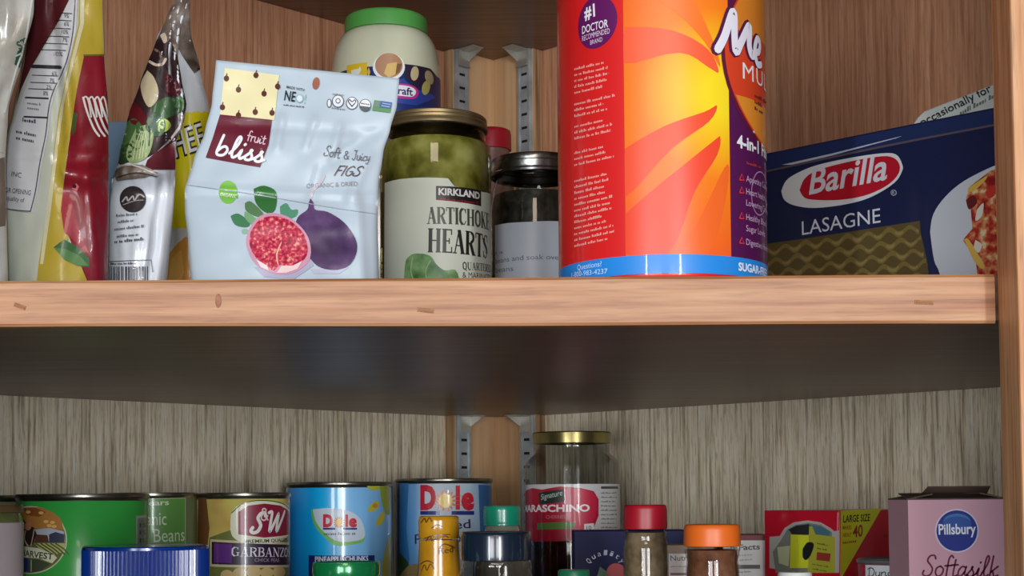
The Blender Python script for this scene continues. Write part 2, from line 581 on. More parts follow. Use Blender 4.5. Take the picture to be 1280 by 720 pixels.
def smooth_pts(p, k=4):
    if len(p) < 3:
        return p
    q = [p[0]] + list(p) + [p[-1]]
    out = []
    for i in range(1, len(q) - 2):
        a, b, c, d = q[i - 1], q[i], q[i + 1], q[i + 2]
        for j in range(k):
            t = j / k
            out.append(tuple(0.5 * ((2 * b[m]) + (c[m] - a[m]) * t + (2 * a[m] - 5 * b[m] + 4 * c[m] - d[m]) * t * t + (3 * b[m] - a[m] - 3 * c[m] + d[m]) * t ** 3) for m in (0, 1)))
    out.append(tuple(p[-1]))
    return out


def ribbon(p, w, taper=False, cap=True):
    """stroke -> (verts, faces) in 2D"""
    V, F = [], []
    n = len(p)
    for i in range(n):
        a, b = p[max(0, i - 1)], p[min(n - 1, i + 1)]
        dx, dy = b[0] - a[0], b[1] - a[1]
        l = math.hypot(dx, dy) or 1.0
        ww = w * 0.5
        if taper:
            ww *= 0.35 + 0.65 * math.sin(PI * min(1, max(0, i / (n - 1)))) ** 0.6
        nx, ny = -dy / l * ww, dx / l * ww
        V += [(p[i][0] + nx, p[i][1] + ny), (p[i][0] - nx, p[i][1] - ny)]
    for i in range(n - 1):
        F.append((2 * i, 2 * i + 1, 2 * i + 3, 2 * i + 2))
    if cap and not taper:
        for e in (p[0], p[-1]):
            k = len(V)
            V += [(e[0] + w * 0.5 * math.cos(j * PI / 4), e[1] + w * 0.5 * math.sin(j * PI / 4)) for j in range(8)]
            F.append(tuple(range(k, k + 8)))
    return V, F


class Print:
    """flat print collected in surface coordinates, then cut and laid onto the surface"""

    def __init__(self, surf):
        self.S, self.items, self.mats = surf, [], []

    def _m(self, c):
        m = c if isinstance(c, bpy.types.Material) else ink(c)
        if m not in self.mats:
            self.mats.append(m)
        return self.mats.index(m)

    def add(self, V, F, c, layer):
        self.items.append((V, F, self._m(c), layer))

    # --- all positions below are where the print shows in the photograph; S.P finds the spot on the surface
    def poly(self, pts, c, layer=1, sm=False):
        pts = [self.S.P(*p) for p in pts]
        if sm:
            pts = smooth_pts(pts + [pts[0]], 4)[:-1]
        self.add([tuple(p) for p in pts], [tuple(range(len(pts)))], c, layer)

    def raw(self, pts, c, layer=1):
        self.add([tuple(p) for p in pts], [tuple(range(len(pts)))], c, layer)

    def ell(self, cx, cy, rx, ry, c, layer=1, rot=0.0, n=28):
        pts = []
        for i in range(n):
            a = 2 * PI * i / n
            x, y = rx * math.cos(a), ry * math.sin(a)
            pts.append((cx + x * math.cos(rot) - y * math.sin(rot), cy + x * math.sin(rot) + y * math.cos(rot)))
        self.poly(pts, c, layer)

    def rect(self, x0, y0, x1, y1, c, layer=1):
        self.poly([(x0, y0), (x1, y0), (x1, y1), (x0, y1)], c, layer)

    def line(self, pts, w, c, layer=2, sm=True, taper=False):
        q = [tuple(self.S.P(*p)) for p in pts]
        k = (self.S.P(pts[0][0], pts[0][1] - 10) - self.S.P(pts[0][0], pts[0][1])).length / 10
        if sm:
            q = smooth_pts(q)
        V, F = ribbon(q, w * k, taper)
        self.add(V, F, c, layer)

    def _frame(self, a, b, h, shear, wfrac, width):
        A = self.S.P(*a)
        up = self.S.P(a[0], a[1] - h) - A
        hh = up.length
        if b is not None:
            B = self.S.P(*b)
            e = B - A
        else:
            e = Vector((1, 0)) * (width * hh * wfrac)
        en = e.normalized()
        flip = -1.0 if isinstance(self.S, Pouch) else 1.0
        un = Vector((-en.y, en.x)) * flip
        return A, e, en, un, hh

    def text(self, s, a, b=None, h=10, c=(0, 0, 0), layer=3, bold=0.0, shear=0.0, wfrac=1.0, space=1.0):
        V, F = glyphs(s, bold, space)
        if not V:
            return
        x0, x1 = min(v[0] for v in V), max(v[0] for v in V)
        A, e, en, un, hh = self._frame(a, b, h, shear, wfrac, (x1 - x0) / CAP)
        L = e.length
        W = []
        for x, y in V:
            yy = y / CAP * hh
            p = A + en * ((x - x0) / (x1 - x0) * L + shear * yy) + un * yy
            W.append(tuple(p))
        self.add(W, F, c, layer)

    def pen(self, s, a, b=None, h=10, w=0.09, c=(0, 0, 0), layer=3, shear=0.0, wfrac=1.0, font=None, taper=False):
        font = font or PEN
        adv = sum(font[ch][0] for ch in s)
        A, e, en, un, hh = self._frame(a, b, h, shear, wfrac, adv)
        L = e.length
        x = 0.0
        sx = L / adv
        for ch in s:
            for st in font[ch][1]:
                if font is SER:
                    pts, ww = st
                else:
                    pts, ww = st, w
                if len(pts) > 2:
                    pts = smooth_pts(pts, 4)
                q = []
                for (px, py) in pts:
                    p = A + en * ((x + px) * sx + shear * py * hh) + un * (py * hh)
                    q.append(tuple(p))
                wd = ww * (min(hh, sx * 1.2) if font is SER and abs(pts[0][0] - pts[-1][0]) < abs(pts[0][1] - pts[-1][1]) else hh)
                Vv, Ff = ribbon(q, wd, taper, cap=(font is PEN))
                self.add(Vv, Ff, c, layer)
            x += font[ch][0]

    def small(self, a, b, n, dy, h, c, layer=3, seed=1, fill=0.95, ragged=0.35):
        """small print too fine to read: rows of word-long dashes between the row ends a and b"""
        rnd = random.Random(seed)
        ln = math.hypot(b[0] - a[0], b[1] - a[1])
        for i in range(n):
            t, end = 0.0, ln * fill * (1 - ragged * rnd.random())
            y = dy * i
            word = rnd.randint(2, 8)
            while t < end:
                wl = h * rnd.choice((0.28, 0.42, 0.5, 0.5))
                hh = h * rnd.choice((0.62, 0.62, 0.7, 1.0))
                t1 = min(t + wl, end)
                if t1 - t > 0.15:
                    p = (a[0] + (b[0] - a[0]) * t / ln, a[1] + (b[1] - a[1]) * t / ln + y)
                    q = (a[0] + (b[0] - a[0]) * t1 / ln, a[1] + (b[1] - a[1]) * t1 / ln + y)
                    self.poly([p, q, (q[0], q[1] - hh), (p[0], p[1] - hh)], c, layer)
                t = t1 + 0.17 * h
                word -= 1
                if word == 0:
                    word = rnd.randint(2, 8)
                    t += 0.45 * h

    def build(self, name, parent, uv=False):
        S = self.S
        bm = bmesh.new()
        lay = bm.verts.layers.float.new('lay')
        for V, F, mi, layer in self.items:
            vs = [bm.verts.new((x, y, 0)) for x, y in V]
            for v in vs:
                v[lay] = layer
            for f in F:
                if len(set(f)) < 3:
                    continue
                try:
                    fc = bm.faces.new([vs[i] for i in f])
                    fc.material_index = mi
                except ValueError:
                    pass
        bmesh.ops.triangulate(bm, faces=[f for f in bm.faces if len(f.verts) > 4])
        for axis, st in ((0, S.step), (1, S.vstep)):
            if not st or not bm.verts:
                continue
            lo = min(v.co[axis] for v in bm.verts)
            hi = max(v.co[axis] for v in bm.verts)
            k = math.floor(lo / st) + 1
            while k * st < hi:
                # only cut what the line crosses
                fs = [f for f in bm.faces if min(v.co[axis] for v in f.verts) < k * st - 1e-9 and max(v.co[axis] for v in f.verts) > k * st + 1e-9]
                if fs:
                    g = set(fs)
                    for f in fs:
                        g.update(f.edges)
                        g.update(f.verts)
                    co, no = [0, 0, 0], [0, 0, 0]
                    co[axis], no[axis] = k * st, 1
                    bmesh.ops.bisect_plane(bm, geom=list(g), dist=1e-7, plane_co=co, plane_no=no)
                k += 1
        uvl = bm.loops.layers.uv.new('surface') if uv else None
        if uv:
            for f in bm.faces:
                for l in f.loops:
                    l[uvl].uv = (l.vert.co.x, l.vert.co.y)
        flip = isinstance(S, Pouch)
        for f in bm.faces:
            f.normal_update()
        bad = [f for f in bm.faces if (f.normal.z > 0) == flip]
        bmesh.ops.reverse_faces(bm, faces=bad)
        for v in bm.verts:
            if not flip:
                v.co.y = max(v.co.y, 0.0006)      # nothing is printed below the foot
            v.co = S.M(v.co.x, v.co.y, (0.0004 + 2 * EPS * v[lay]) if flip else EPS * v[lay])
        o = obj(name, bm, self.mats, parent, smooth=not isinstance(S, Plane))
        if isinstance(S, Cyl):
            o.data.normals_split_custom_set_from_vertices([Vector((v.co.x, v.co.y, 0)).normalized() for v in o.data.vertices])
        return o


# ------------------------------------------------------------------ the cabinet
Z_MID_B, Z_MID_T = 0.0784, 0.0987        # middle shelf
Z_TOP_B, Z_TOP_T = 0.4217, 0.4420        # upper shelf
Z_LOW_T, Z_LOW_B = -0.1040, -0.1243      # lower shelf
YF = 0.670                               # front edge of the shelves
XL, XR = -0.246, 0.2155                  # opening between the stiles
CX, CY = -0.0155, 1.440                  # inside corner of the corner boards
TB = 0.012                               # corner board thickness
WX, WY = CX, CY + TB * math.sqrt(2)      # corner of the panelling
h = math.sqrt(0.5)
ul, ur = Vector((-h, -h)), Vector((h, -h))          # along the walls, away from the corner
nl, nr = Vector((h, -h)), Vector((-h, -h))          # into the cabinet

M_PANEL = wood('grey_oak_panelling', (236, 220, 190), (166, 150, 122), (248, 238, 216), 'Z', 0.5, 1.6, 1.0, 0.40, 0.15)
M_PANEL_TOP = wood('brown_oak_panelling', (200, 142, 106), (168, 112, 80), (218, 164, 130), 'Z', 0.5, 1.2, 0.8, 0.22, 0.2)
M_EDGE = wood('oak_shelf_edging', (192, 134, 90), (158, 98, 58), (214, 160, 116), 'X', 0.45, 0.8, 1.0, 0.22, 0.2)
M_STILE = wood('oak_face_frame', (234, 170, 118), (196, 130, 78), (246, 190, 140), 'Z', 0.45, 0.8, 1.0, 0.3, 0.25)
M_SHELF = wood('brown_shelf_veneer', (128, 96, 76), (102, 74, 58), (146, 110, 88), 'X', 0.36, 0.6, 0.8, 0.15, 0.25)
M_CORNER = wood('corner_board_birch', (228, 186, 140), (212, 166, 118), (238, 200, 156), 'Z', 0.55, 0.35, 0.7, 0.08, 0.15)
M_PLY = wood('plywood_edge', (176, 138, 100), (120, 88, 60), (208, 172, 130), 'Z', 0.6, 0.5, 1.0, 0.2, 0.2)
M_ZINC = speckle('zinc_strip', [(150, 156, 158), (186, 192, 194)], 60, 0.32)
M_ZINC.node_tree.nodes['Principled BSDF'].inputs['Metallic'].default_value = 0.3
M_DARK = mat('dark_slot', (22, 20, 18), 0.8)
M_STEEL = mat('bright_steel', (186, 184, 176), 0.36, 0.6)
M_TIN = speckle('tinplate', [(120, 116, 106), (168, 164, 152)], 40, 0.28)
M_TIN.node_tree.nodes['Principled BSDF'].inputs['Metallic'].default_value = 0.95


def wall_pts(c, u, n, a, b, t0, t1):
    """outline in plan of a slab along a wall from a to b, from depth t0 to t1 off the wall plane"""
    c = Vector(c)
    return [tuple(c + u * a + n * t0), tuple(c + u * b + n * t0), tuple(c + u * b + n * t1), tuple(c + u * a + n * t1)]


W0 = (WX, WY)
LW = 0.735
wl_ = struct('wall_left', prism(wall_pts(W0, ul, nl, -0.006, LW, -0.012, -0.006), -0.14, 0.46), M_PANEL)
ZJ = 0.089                                # joint of the panelling, behind the middle shelf
struct('panel', prism(wall_pts(W0, ul, nl, 0, LW, -0.006, 0), -0.14, ZJ), M_PANEL, wl_)
struct('panel', prism(wall_pts(W0, ul, nl, 0, LW, -0.006, 0), ZJ, 0.46), M_PANEL_TOP, wl_)
wr_ = struct('wall_right', prism(wall_pts(W0, ur, nr, -0.006, LW, -0.012, -0.006), -0.14, 0.46), M_PANEL)
SEAM = 0.1915
for a, b in ((0.0, SEAM - 0.0008), (SEAM + 0.0008, LW)):
    struct('panel', prism(wall_pts(W0, ur, nr, a, b, -0.006, 0), -0.14, ZJ), M_PANEL, wr_)
struct('panel', prism(wall_pts(W0, ur, nr, 0, LW, -0.006, 0), ZJ, 0.46), M_PANEL_TOP, wr_)
pl_end = Vector(W0) + ul * LW
pr_end = Vector(W0) + ur * LW
# end panels from the walls forward to the face frame
struct('wall_left_end', prism([tuple(pl_end), (XL - 0.045, YF + 0.004), (XL - 0.057, YF + 0.004), tuple(pl_end + Vector((-0.012, 0)))], -0.14, 0.46), M_PANEL)
struct('wall_right_end', prism([tuple(pr_end), tuple(pr_end + Vector((0.012, 0))), (XR + 0.057, YF + 0.004), (XR + 0.045, YF + 0.004)], -0.14, 0.46), M_PANEL)
# corner boards (with raw plywood ends)
BL = 0.0525
struct('trim_1', prism(wall_pts((CX, CY), ul, nl, -TB, BL, -TB, 0), -0.14, 0.46), M_CORNER)
struct('trim_2', prism(wall_pts((CX, CY), ur, nr, 0, BL, -TB, 0), -0.14, 0.46), M_CORNER)
for k, (u, n) in enumerate(((ul, nl), (ur, nr))):
    struct('trim_%d' % (k + 3), prism(wall_pts((CX, CY), u, n, BL, BL + 0.0012, -TB, 0), -0.14, 0.46), M_PLY)
# face frame
fr = bev(box(XR, XR + 0.055, YF - 0.027, YF, -0.16, 0.48), 0.0012)
struct('trim_5', fr, M_STILE)
fl = bev(box(XL - 0.055, XL, YF - 0.027, YF, -0.16, 0.48), 0.0012)
struct('trim_6', fl, M_STILE)


def shelf_outline(front):
    c = Vector((CX, CY)) + Vector((0, -0.0015))
    wl, wrr = Vector(W0) + ul * (LW - 0.01) + nl * 0.0012, Vector(W0) + ur * (LW - 0.01) + nr * 0.0012
    b = BL + 0.003
    l1 = Vector((CX, CY)) + ul * b + nl * 0.001
    l2 = Vector((W0)) + ul * (b + TB) + nl * 0.0012
    r1 = Vector((CX, CY)) + ur * b + nr * 0.001
    r2 = Vector((W0)) + ur * (b + TB) + nr * 0.0012
    return [(XL + 0.0015, front), (XR - 0.0010, front), (XR - 0.0010, YF + 0.003), (XR + 0.040, YF + 0.012), tuple(wrr), tuple(r2), tuple(r1), tuple(c), tuple(l1), tuple(l2), tuple(wl), (XL - 0.04, YF + 0.012), (XL + 0.0015, YF + 0.003)]


def make_shelf(label, z0, z1):
    t = thing('shelf', label, 'shelf', (0, YF, z0))
    pts = [(x, y - YF) for x, y in shelf_outline(YF + 0.010)]
    obj('board', prism(pts, 0, z1 - z0), M_SHELF, t)
    # solid oak edging with a slightly uneven lower edge
    bm = bmesh.new()
    n = 48
    rings = []
    x0, x1 = XL + 0.0015, XR - 0.0010
    for i in range(n + 1):
        f = i / n
        x = x0 + (x1 - x0) * f
        lo = -0.0002 - 0.0016 * f + 0.00025 * math.sin(f * 9)
        hi = z1 - z0
        dz = 0.00012 * math.sin(f * 23)
        rings.append([bm.verts.new((x, -0.0 + q, zz)) for q, zz in ((0.0099, lo), (0.0009, lo), (0, lo + 0.0012), (0, hi - 0.0014 + dz), (0.0012, hi + dz * 0.2), (0.0099, hi))])
    for a, b in zip(rings, rings[1:]):
        for i in range(6):
            j = (i + 1) % 6
            bm.faces.new((a[i], b[i], b[j], a[j]))
    bm.faces.new(rings[0])
    bm.faces.new(list(reversed(rings[-1])))
    bmesh.ops.recalc_face_normals(bm, faces=bm.faces)
    e = obj('edging', bm, M_EDGE, t)
    return t, e


mid, mid_edge = make_shelf('brown middle shelf with a pale oak front edge holding pouches and jars', Z_MID_B, Z_MID_T)
make_shelf('brown top shelf seen from below above the big red canister', Z_TOP_B, Z_TOP_T)
make_shelf('lowest shelf under the cans and spice jars, hidden by the frame', Z_LOW_B, Z_LOW_T)
# staples, nail gouges and a knot in the middle shelf's edging
M_KNOT = speckle('oak_knot', [(136, 80, 56), (170, 112, 80)], 300, 0.6)
M_STAPLE = mat('rusty_staple', (120, 84, 44), 0.5, 0.6)
for (px, py, ln, an) in ((25, 383, 13, -0.35), (532, 388, 18, -0.12), (1155, 378, 20, -0.05)):
    p = at(px, py, YF) - mid.location
    hw = ln * YF / FPX / 2
    bm = bmesh.new()
    bmesh.ops.create_cube(bm, size=1, matrix=Matrix.Translation((p.x, -0.0001, p.z)) @ Matrix.Rotation(-an, 4, 'Y') @ Matrix.Diagonal((2 * hw, 0.0012, 0.0009, 1)))
    bm2 = bmesh.new()
    bmesh.ops.create_cube(bm2, size=1, matrix=Matrix.Translation((p.x, -0.0001, p.z)) @ Matrix.Rotation(-an, 4, 'Y') @ Matrix.Diagonal((2.3 * hw, 0.0006, 0.0019, 1)))
    g = obj('gouge', bm2, M_KNOT, mid_edge)
    obj('staple', bm, M_STAPLE, mid_edge)
p = at(273, 376, YF) - mid.location
bm = bmesh.new()
bmesh.ops.create_uvsphere(bm, u_segments=16, v_segments=8, radius=1, matrix=Matrix.Translation((p.x, 0.0001, p.z)) @ Matrix.Diagonal((0.0015, 0.0003, 0.0034, 1)))
obj('knot', bm, M_KNOT, mid_edge, smooth=True)

# pilaster strips with slots, and the clips that carry the shelves
def strip(u, n, label):
    a = BL - 0.0165
    base = Vector((CX, CY)) + u * (a + 0.008)
    t = thing('shelf_standard', label, 'shelf rail', (base.x, base.y, -0.13), 0)
    ct = base

    def loc(pts):
        return [(x - ct.x, y - ct.y) for x, y in pts]
    C2 = (CX, CY)
    bm = prism(loc(wall_pts(C2, u, n, a, a + 0.016, 0.0, 0.003)), 0, 0.585)
    bm2 = prism(loc(wall_pts(C2, u, n, a + 0.0005, a + 0.0025, 0.003, 0.0042)), 0, 0.585, bm)
    prism(loc(wall_pts(C2, u, n, a + 0.0135, a + 0.0155, 0.003, 0.0042)), 0, 0.585, bm2)
    obj('channel', bm2, M_ZINC, t)
    first = None
    for i in range(45):
        z = 0.008 + i * 0.0127
        if first is None:
            bm = prism(loc(wall_pts(C2, u, n, a + 0.0045, a + 0.0115, 0.0, 0.0031)), -0.0012, 0.0012)
            first = obj('slot', bm, M_DARK, t)
            s = first
        else:
            s = first.copy()
            COL.objects.link(s)
        s.location = (0, 0, z)
    return a


A_L = strip(ul, nl, 'slotted metal shelf rail on the corner board behind the artichoke jar')
A_R = strip(ur, nr, 'slotted metal shelf rail on the corner board next to the red canister')


def clip(u, n, zb, label):
    a = BL - 0.0165
    b = Vector((CX, CY)) + u * (a + 0.008)
    t = thing('shelf_clip', label, 'shelf clip', (b.x, b.y, zb - 0.016), 0)

    def loc(pts):
        return [(x - b.x, y - b.y) for x, y in pts]
    C2 = (CX, CY)
    bm = prism(loc(wall_pts(C2, u, n, a + 0.0012, a + 0.0148, 0.0045, 0.0056)), 0, 0.0150)
    bm = prism(loc(wall_pts(C2, u, n, a + 0.0012, a + 0.0148, 0.0045, 0.0250)), 0.0148, 0.0158, bm)
    obj('bracket', bm, M_STEEL, t)
    bm = prism(loc(wall_pts(C2, u, n, a + 0.0012, a + 0.0148, 0.0056, 0.0075)), 0.0, 0.0012)
    obj('lip', bm, M_STEEL, t)
    bm = bmesh.new()
    q = wall_pts(C2, u, n, a + 0.0012, a + 0.0020, 0.0056, 0.0230)
    q = loc(q)
    vs = [bm.verts.new((q[0][0], q[0][1], 0.006)), bm.verts.new((q[0][0], q[0][1], 0.0148)), bm.verts.new((q[3][0], q[3][1], 0.0148))]
    ws = [bm.verts.new((q[1][0], q[1][1], 0.006)), bm.verts.new((q[1][0], q[1][1], 0.0148)), bm.verts.new((q[2][0], q[2][1], 0.0148))]
    bm.faces.new(vs)
    bm.faces.new(list(reversed(ws)))
    for i in range(3):
        bm.faces.new((vs[i], ws[i], ws[(i + 1) % 3], vs[(i + 1) % 3]))
    bmesh.ops.recalc_face_normals(bm, faces=bm.faces)
    obj('gusset', bm, M_STEEL, t)


clip(ul, nl, Z_TOP_B, 'bright bent clip under the top shelf, beside the mayonnaise jar')
clip(ur, nr, Z_TOP_B, 'bright bent clip under the top shelf, beside the red canister')
clip(ul, nl, Z_MID_B, 'bent clip under the middle shelf, above the white and blue pineapple can')
clip(ur, nr, Z_MID_B, 'bent clip under the middle shelf, beside the cherry jar lid')

# ------------------------------------------------------------------ builders for jars, cans, boxes, pouches


def cylthing(name, label, cat, cx, rpx, Y, zb, group=None):
    X = at(cx, HORIZ - 60, Y).x
    r = rpx * math.hypot(X, Y) / FPX * math.cos(math.atan2(X, Y)) 
    S = Cyl(X, Y, zb, r)
    t = thing(name, label, cat, (X, Y, zb), S.rz, group)
    return t, S


def height_of(S, px, py, r=None):
    q = Cyl(S.X, S.Y, S.z0, r or S.r)
    return q.P(px, py).y


def can(label, cx, rpx, Y, top_py, ground, cat='can', zb=Z_LOW_T, name='food_can', metal=None):
    t, S = cylthing(name, label, cat, cx, rpx, Y, zb)
    r = S.r
    H = height_of(S, cx, top_py)
    m = metal or M_TIN
    prof = [(0, 0.002), (r * 0.9, 0.002), (r * 0.96, 0), (r, 0.0012), (r, 0.0032), (r * 0.975, 0.0042), (r * 0.975, H - 0.0042), (r * 0.985, H - 0.0036), (r, H - 0.0028), (r * 1.004, H - 0.0015), (r * 0.995, H - 0.0002), (r * 0.965, H), (r * 0.94, H - 0.0022), (0, H - 0.0022)]
    obj('can_body', lathe(prof, 72), m, t, True, R(40))
    S.r = r * 0.982
    S.step = S.r * 0.12
    lab = obj('label', lathe([(S.r * 0.996, 0.005), (S.r, 0.0052), (S.r, H - 0.0048), (S.r * 0.996, H - 0.0046)], 72), ground, t, True, R(40))
    return t, S, lab, H


def boxthing(name, label, cat, O, ang, W, D, H, m, bevel=0.0006):
    """carton: O = its lower left front corner, front face runs along ang"""
    t = thing(name, label, cat, O, ang)
    b = obj('carton', bev(box(0, W, 0, D, 0, H), bevel, 2), m, t)
    return t, Plane(O, ang, O[2]), b


def pouchthing(name, label, cat, S, m, nu=36, nv=56, part='bag'):
    c = S.world(0.5, 1.0, -1)
    z = S.floor if S.floor is not None else c.z
    org = Vector((c.x, S.Y0, z))
    t = thing(name, label, cat, org)
    S.org = org
    b = obj(part, S.mesh(nu, nv), m, t, True)
    return t, b


def foot(Y, z, px=640):
    """photo row where height z shows at depth Y"""
    lo, hi = -3000.0, 3000.0
    for _ in range(50):
        m_ = (lo + hi) / 2
        if at(px, m_, Y).z > z:
            lo = m_
        else:
            hi = m_
    return lo


ZS = Z_MID_T
WHITE, BLACK = (236, 238, 240), (24, 22, 24)

# ================================================================== middle shelf, left to right
# ---- clear bag of white pieces at the far left
yb = foot(0.735, ZS, 0)
S = Pouch([(0, -70), (1, -90)], [(0, 44), (0.17, 42), (0.30, 28), (0.45, 10), (0.60, 6), (1, 10)], (-60, yb), (-60, yb), 0.735, [(0, 0.004), (0.5, 0.011), (1, 0.009)], wr=0.002, seed=3, floor=ZS)
m_clear = speckle('cloudy_plastic_bag', [(176, 172, 158), (214, 214, 204), (232, 232, 226)], 35, 0.22, bump=0.5, coat=0.4)
t, b = pouchthing('plastic_bag', 'cloudy white plastic bag with a green mark, at the left edge of the shelf', 'bag', S, m_clear)
pr = Print(S)
pr.poly([(22, 64), (34, 57), (33, 82), (26, 85), (18, 80)], (24, 92, 66), 2)
pr.text('ST', (24, 62), (36, 56), 10, (40, 96, 70), 2, bold=0.01)
pr.line([(20, 70), (34, 63)], 2.0, (210, 214, 206), 3)
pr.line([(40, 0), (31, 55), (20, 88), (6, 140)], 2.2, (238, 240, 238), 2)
pr.poly([(-10, 200), (8, 196), (9, 240), (7, 282), (-10, 285)], (128, 116, 104), 1)
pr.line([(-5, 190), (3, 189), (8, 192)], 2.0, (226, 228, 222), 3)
pr.build('bag_print', b)

# ---- yellow bag with the nutrition panel and red peppers
yb = foot(0.775, ZS, 70)
H_ = yb + 60
vv = lambda y: (y + 60) / H_
S = Pouch([(0, 52), (vv(0), 40), (vv(90), 26), (vv(140), 16), (vv(200), -4), (vv(280), -2), (1, -6)],
          [(0, 127), (vv(0), 128), (vv(70), 130), (vv(130), 135), (vv(200), 136), (1, 134)], (-60, yb), (-60, yb), 0.775,
          [(0, 0.003), (0.35, 0.010), (0.62, 0.013), (0.66, 0.012), (1, 0.017)], wr=0.0016, zipper=(vv(192), 0.0011), seed=8, floor=ZS, midu=0.55,
          folds=((0.3, vv(0), 0.55, vv(180), 0.002, 0.05), (0.8, vv(230), 0.95, vv(340), -0.002, 0.05), (0.6, vv(215), 0.95, vv(225), -0.003, 0.03), (0.5, vv(60), 0.62, vv(170), -0.002, 0.06)))
m_bag = speckle('pale_green_plastic', [(196, 202, 184), (214, 218, 204)], 18, 0.24, coat=0.5)
t, b = pouchthing('plastic_bag', 'yellow and red plastic bag with a nutrition panel, red peppers and a green leaf', 'bag', S, m_bag, 40, 70)
pr = Print(S)
YEL, RED = (188, 164, 52), (136, 20, 36)
pr.poly([(50, -58), (126, -58), (95, -10), (86, 0), (72, 28), (52, 62), (38, 86), (26, 112), (20, 132), (30, 80)], (92, 30, 36), 1)
pr.poly([(88, -4), (97, -4), (95, 40), (88, 70), (80, 92), (70, 112), (64, 134), (60, 168), (53, 202), (47, 240), (41, 266), (2, 262), (3, 230), (4, 200), (14, 165), (28, 122), (40, 88), (56, 60), (74, 28)], (214, 214, 216), 2)
pr.line([(94, -4), (91, 40), (85, 70), (77, 92), (67, 113), (61, 134), (57, 168), (50, 202), (44, 240), (38, 264)], 1.2, (60, 62, 70), 4)
pr.line([(3, 260), (22, 263), (38, 264)], 1.2, (60, 62, 70), 4)
for (x0, x1, y, w_) in ((76, 90, 17, 0.9), (68, 89, 26, 0.9), (62, 88, 36, 0.9), (58, 86, 46, 0.9), (53, 84, 55, 0.9), (48, 82, 63, 0.9), (41, 75, 84, 4.4), (40, 73, 95, 0.9), (38, 70, 104, 0.9), (36, 66, 112, 0.9), (32, 60, 123, 2.0), (30, 59, 147, 2.0)):
    pr.line([(x0, y - 1.2), (x1, y)], w_, (48, 48, 56), 4)
for (s_, x0, x1, y, h_) in (('9%', 80, 86, 22, 5), ('6%', 80, 86, 32, 5), ('10%', 77, 85, 42, 5), ('7%', 78, 84, 52, 5), ('80%', 66, 78, 70, 5.5), ('6%', 65, 71, 94, 5), ('7%', 62, 68, 103, 5), ('2%', 58, 64, 111, 5), ('8%', 54, 60, 119, 5)):
    pr.text(s_, (x0, y), (x1, y + 0.4), h_, (66, 66, 74), 4)
pr.small((34, 130), (57, 133), 2, 6, 3.2, (120, 120, 126), 4, 5)
pr.small((28, 152), (52, 155), 1, 6, 5.0, (70, 72, 80), 4, 6)
pr.small((20, 166), (50, 172), 2, 8, 4.6, (70, 72, 80), 4, 7)
pr.text('INC', (14, 220), (26, 222), 6, (70, 72, 80), 4)
pr.text('OR OPENING', (6, 240), (38, 244), 6, (70, 72, 80), 4)
pr.text('quality of', (8, 250), (30, 253), 5.5, (70, 72, 80), 4)
pr.poly([(100, -58), (127, -58), (129, 68), (106, 70), (97, 110), (88, 165), (80, 222), (77, 268), (85, 296), (66, 308), (88, 328), (112, 330), (114, 368), (44, 368), (48, 330), (56, 280), (66, 200), (73, 140), (86, 82), (98, 30)], YEL, 1)
pr.poly([(101, -50), (107, -50), (105, 30), (92, 80), (80, 130), (72, 190), (64, 260), (54, 330), (50, 330), (58, 262), (68, 190), (76, 132), (88, 80), (100, 30)], (216, 210, 170), 2)
pr.poly([(105, 70), (130, 70), (136, 120), (137, 368), (116, 368), (112, 322), (97, 306), (82, 286), (76, 262), (80, 226), (88, 166), (96, 112)], RED, 2)
pr.line([(105, 69), (130, 68.5)], 2.0, (110, 106, 40), 3)
pr.poly([(102, 134), (136, 132), (136, 212), (112, 210), (104, 170)], (120, 18, 30), 3)
for k in range(4):
    x = 104 + k * 7
    pr.line([(x, 122 + k), (x + 5, 140), (x + 13, 160), (x + 20, 170)], 2.6, (222, 216, 208), 4)
    pr.line([(x + 1, 122 + k), (x + 4, 121), (x + 7, 128), (x + 10, 146)], 2.0, (222, 216, 208), 4)
pr.poly([(90, 236), (95, 229), (99, 233), (96, 239)], (214, 110, 120), 4)
pr.ell(93, 233, 2.4, 2.4, (70, 10, 20), 5)
pr.poly([(80, 290), (76, 262), (79, 236), (90, 250), (100, 290), (112, 318), (97, 305)], (164, 22, 44), 3)
pr.poly([(112, 322), (110, 300), (122, 260), (136, 250), (137, 368), (116, 368)], (132, 22, 42), 3)
pr.poly([(67, 309), (80, 299), (96, 308), (111, 322), (112, 334), (96, 332), (80, 324)], (52, 100, 52), 4)
pr.poly([(67, 309), (84, 312), (100, 320), (111, 332), (96, 332), (80, 324)], (86, 132, 72), 5)
pr.poly([(92, 140), (97, 142), (94, 164), (90, 170), (90, 156)], (70, 96, 50), 3)
pr.build('bag_print', b)

# ---- pale blue carton glimpsed behind
P0 = at(100, 300, 0.95)
P1 = at(206, 300, 0.95)
bx_h = at(140, 152, 0.95).z - ZS
boxthing('carton', 'plain pale blue carton standing behind the pepper bag and vegetable pouch', 'box', (P0.x, 0.95, ZS), 0.0, P1.x - P0.x, 0.04, bx_h, mat('pale_blue_card', (112, 142, 168), 0.5))

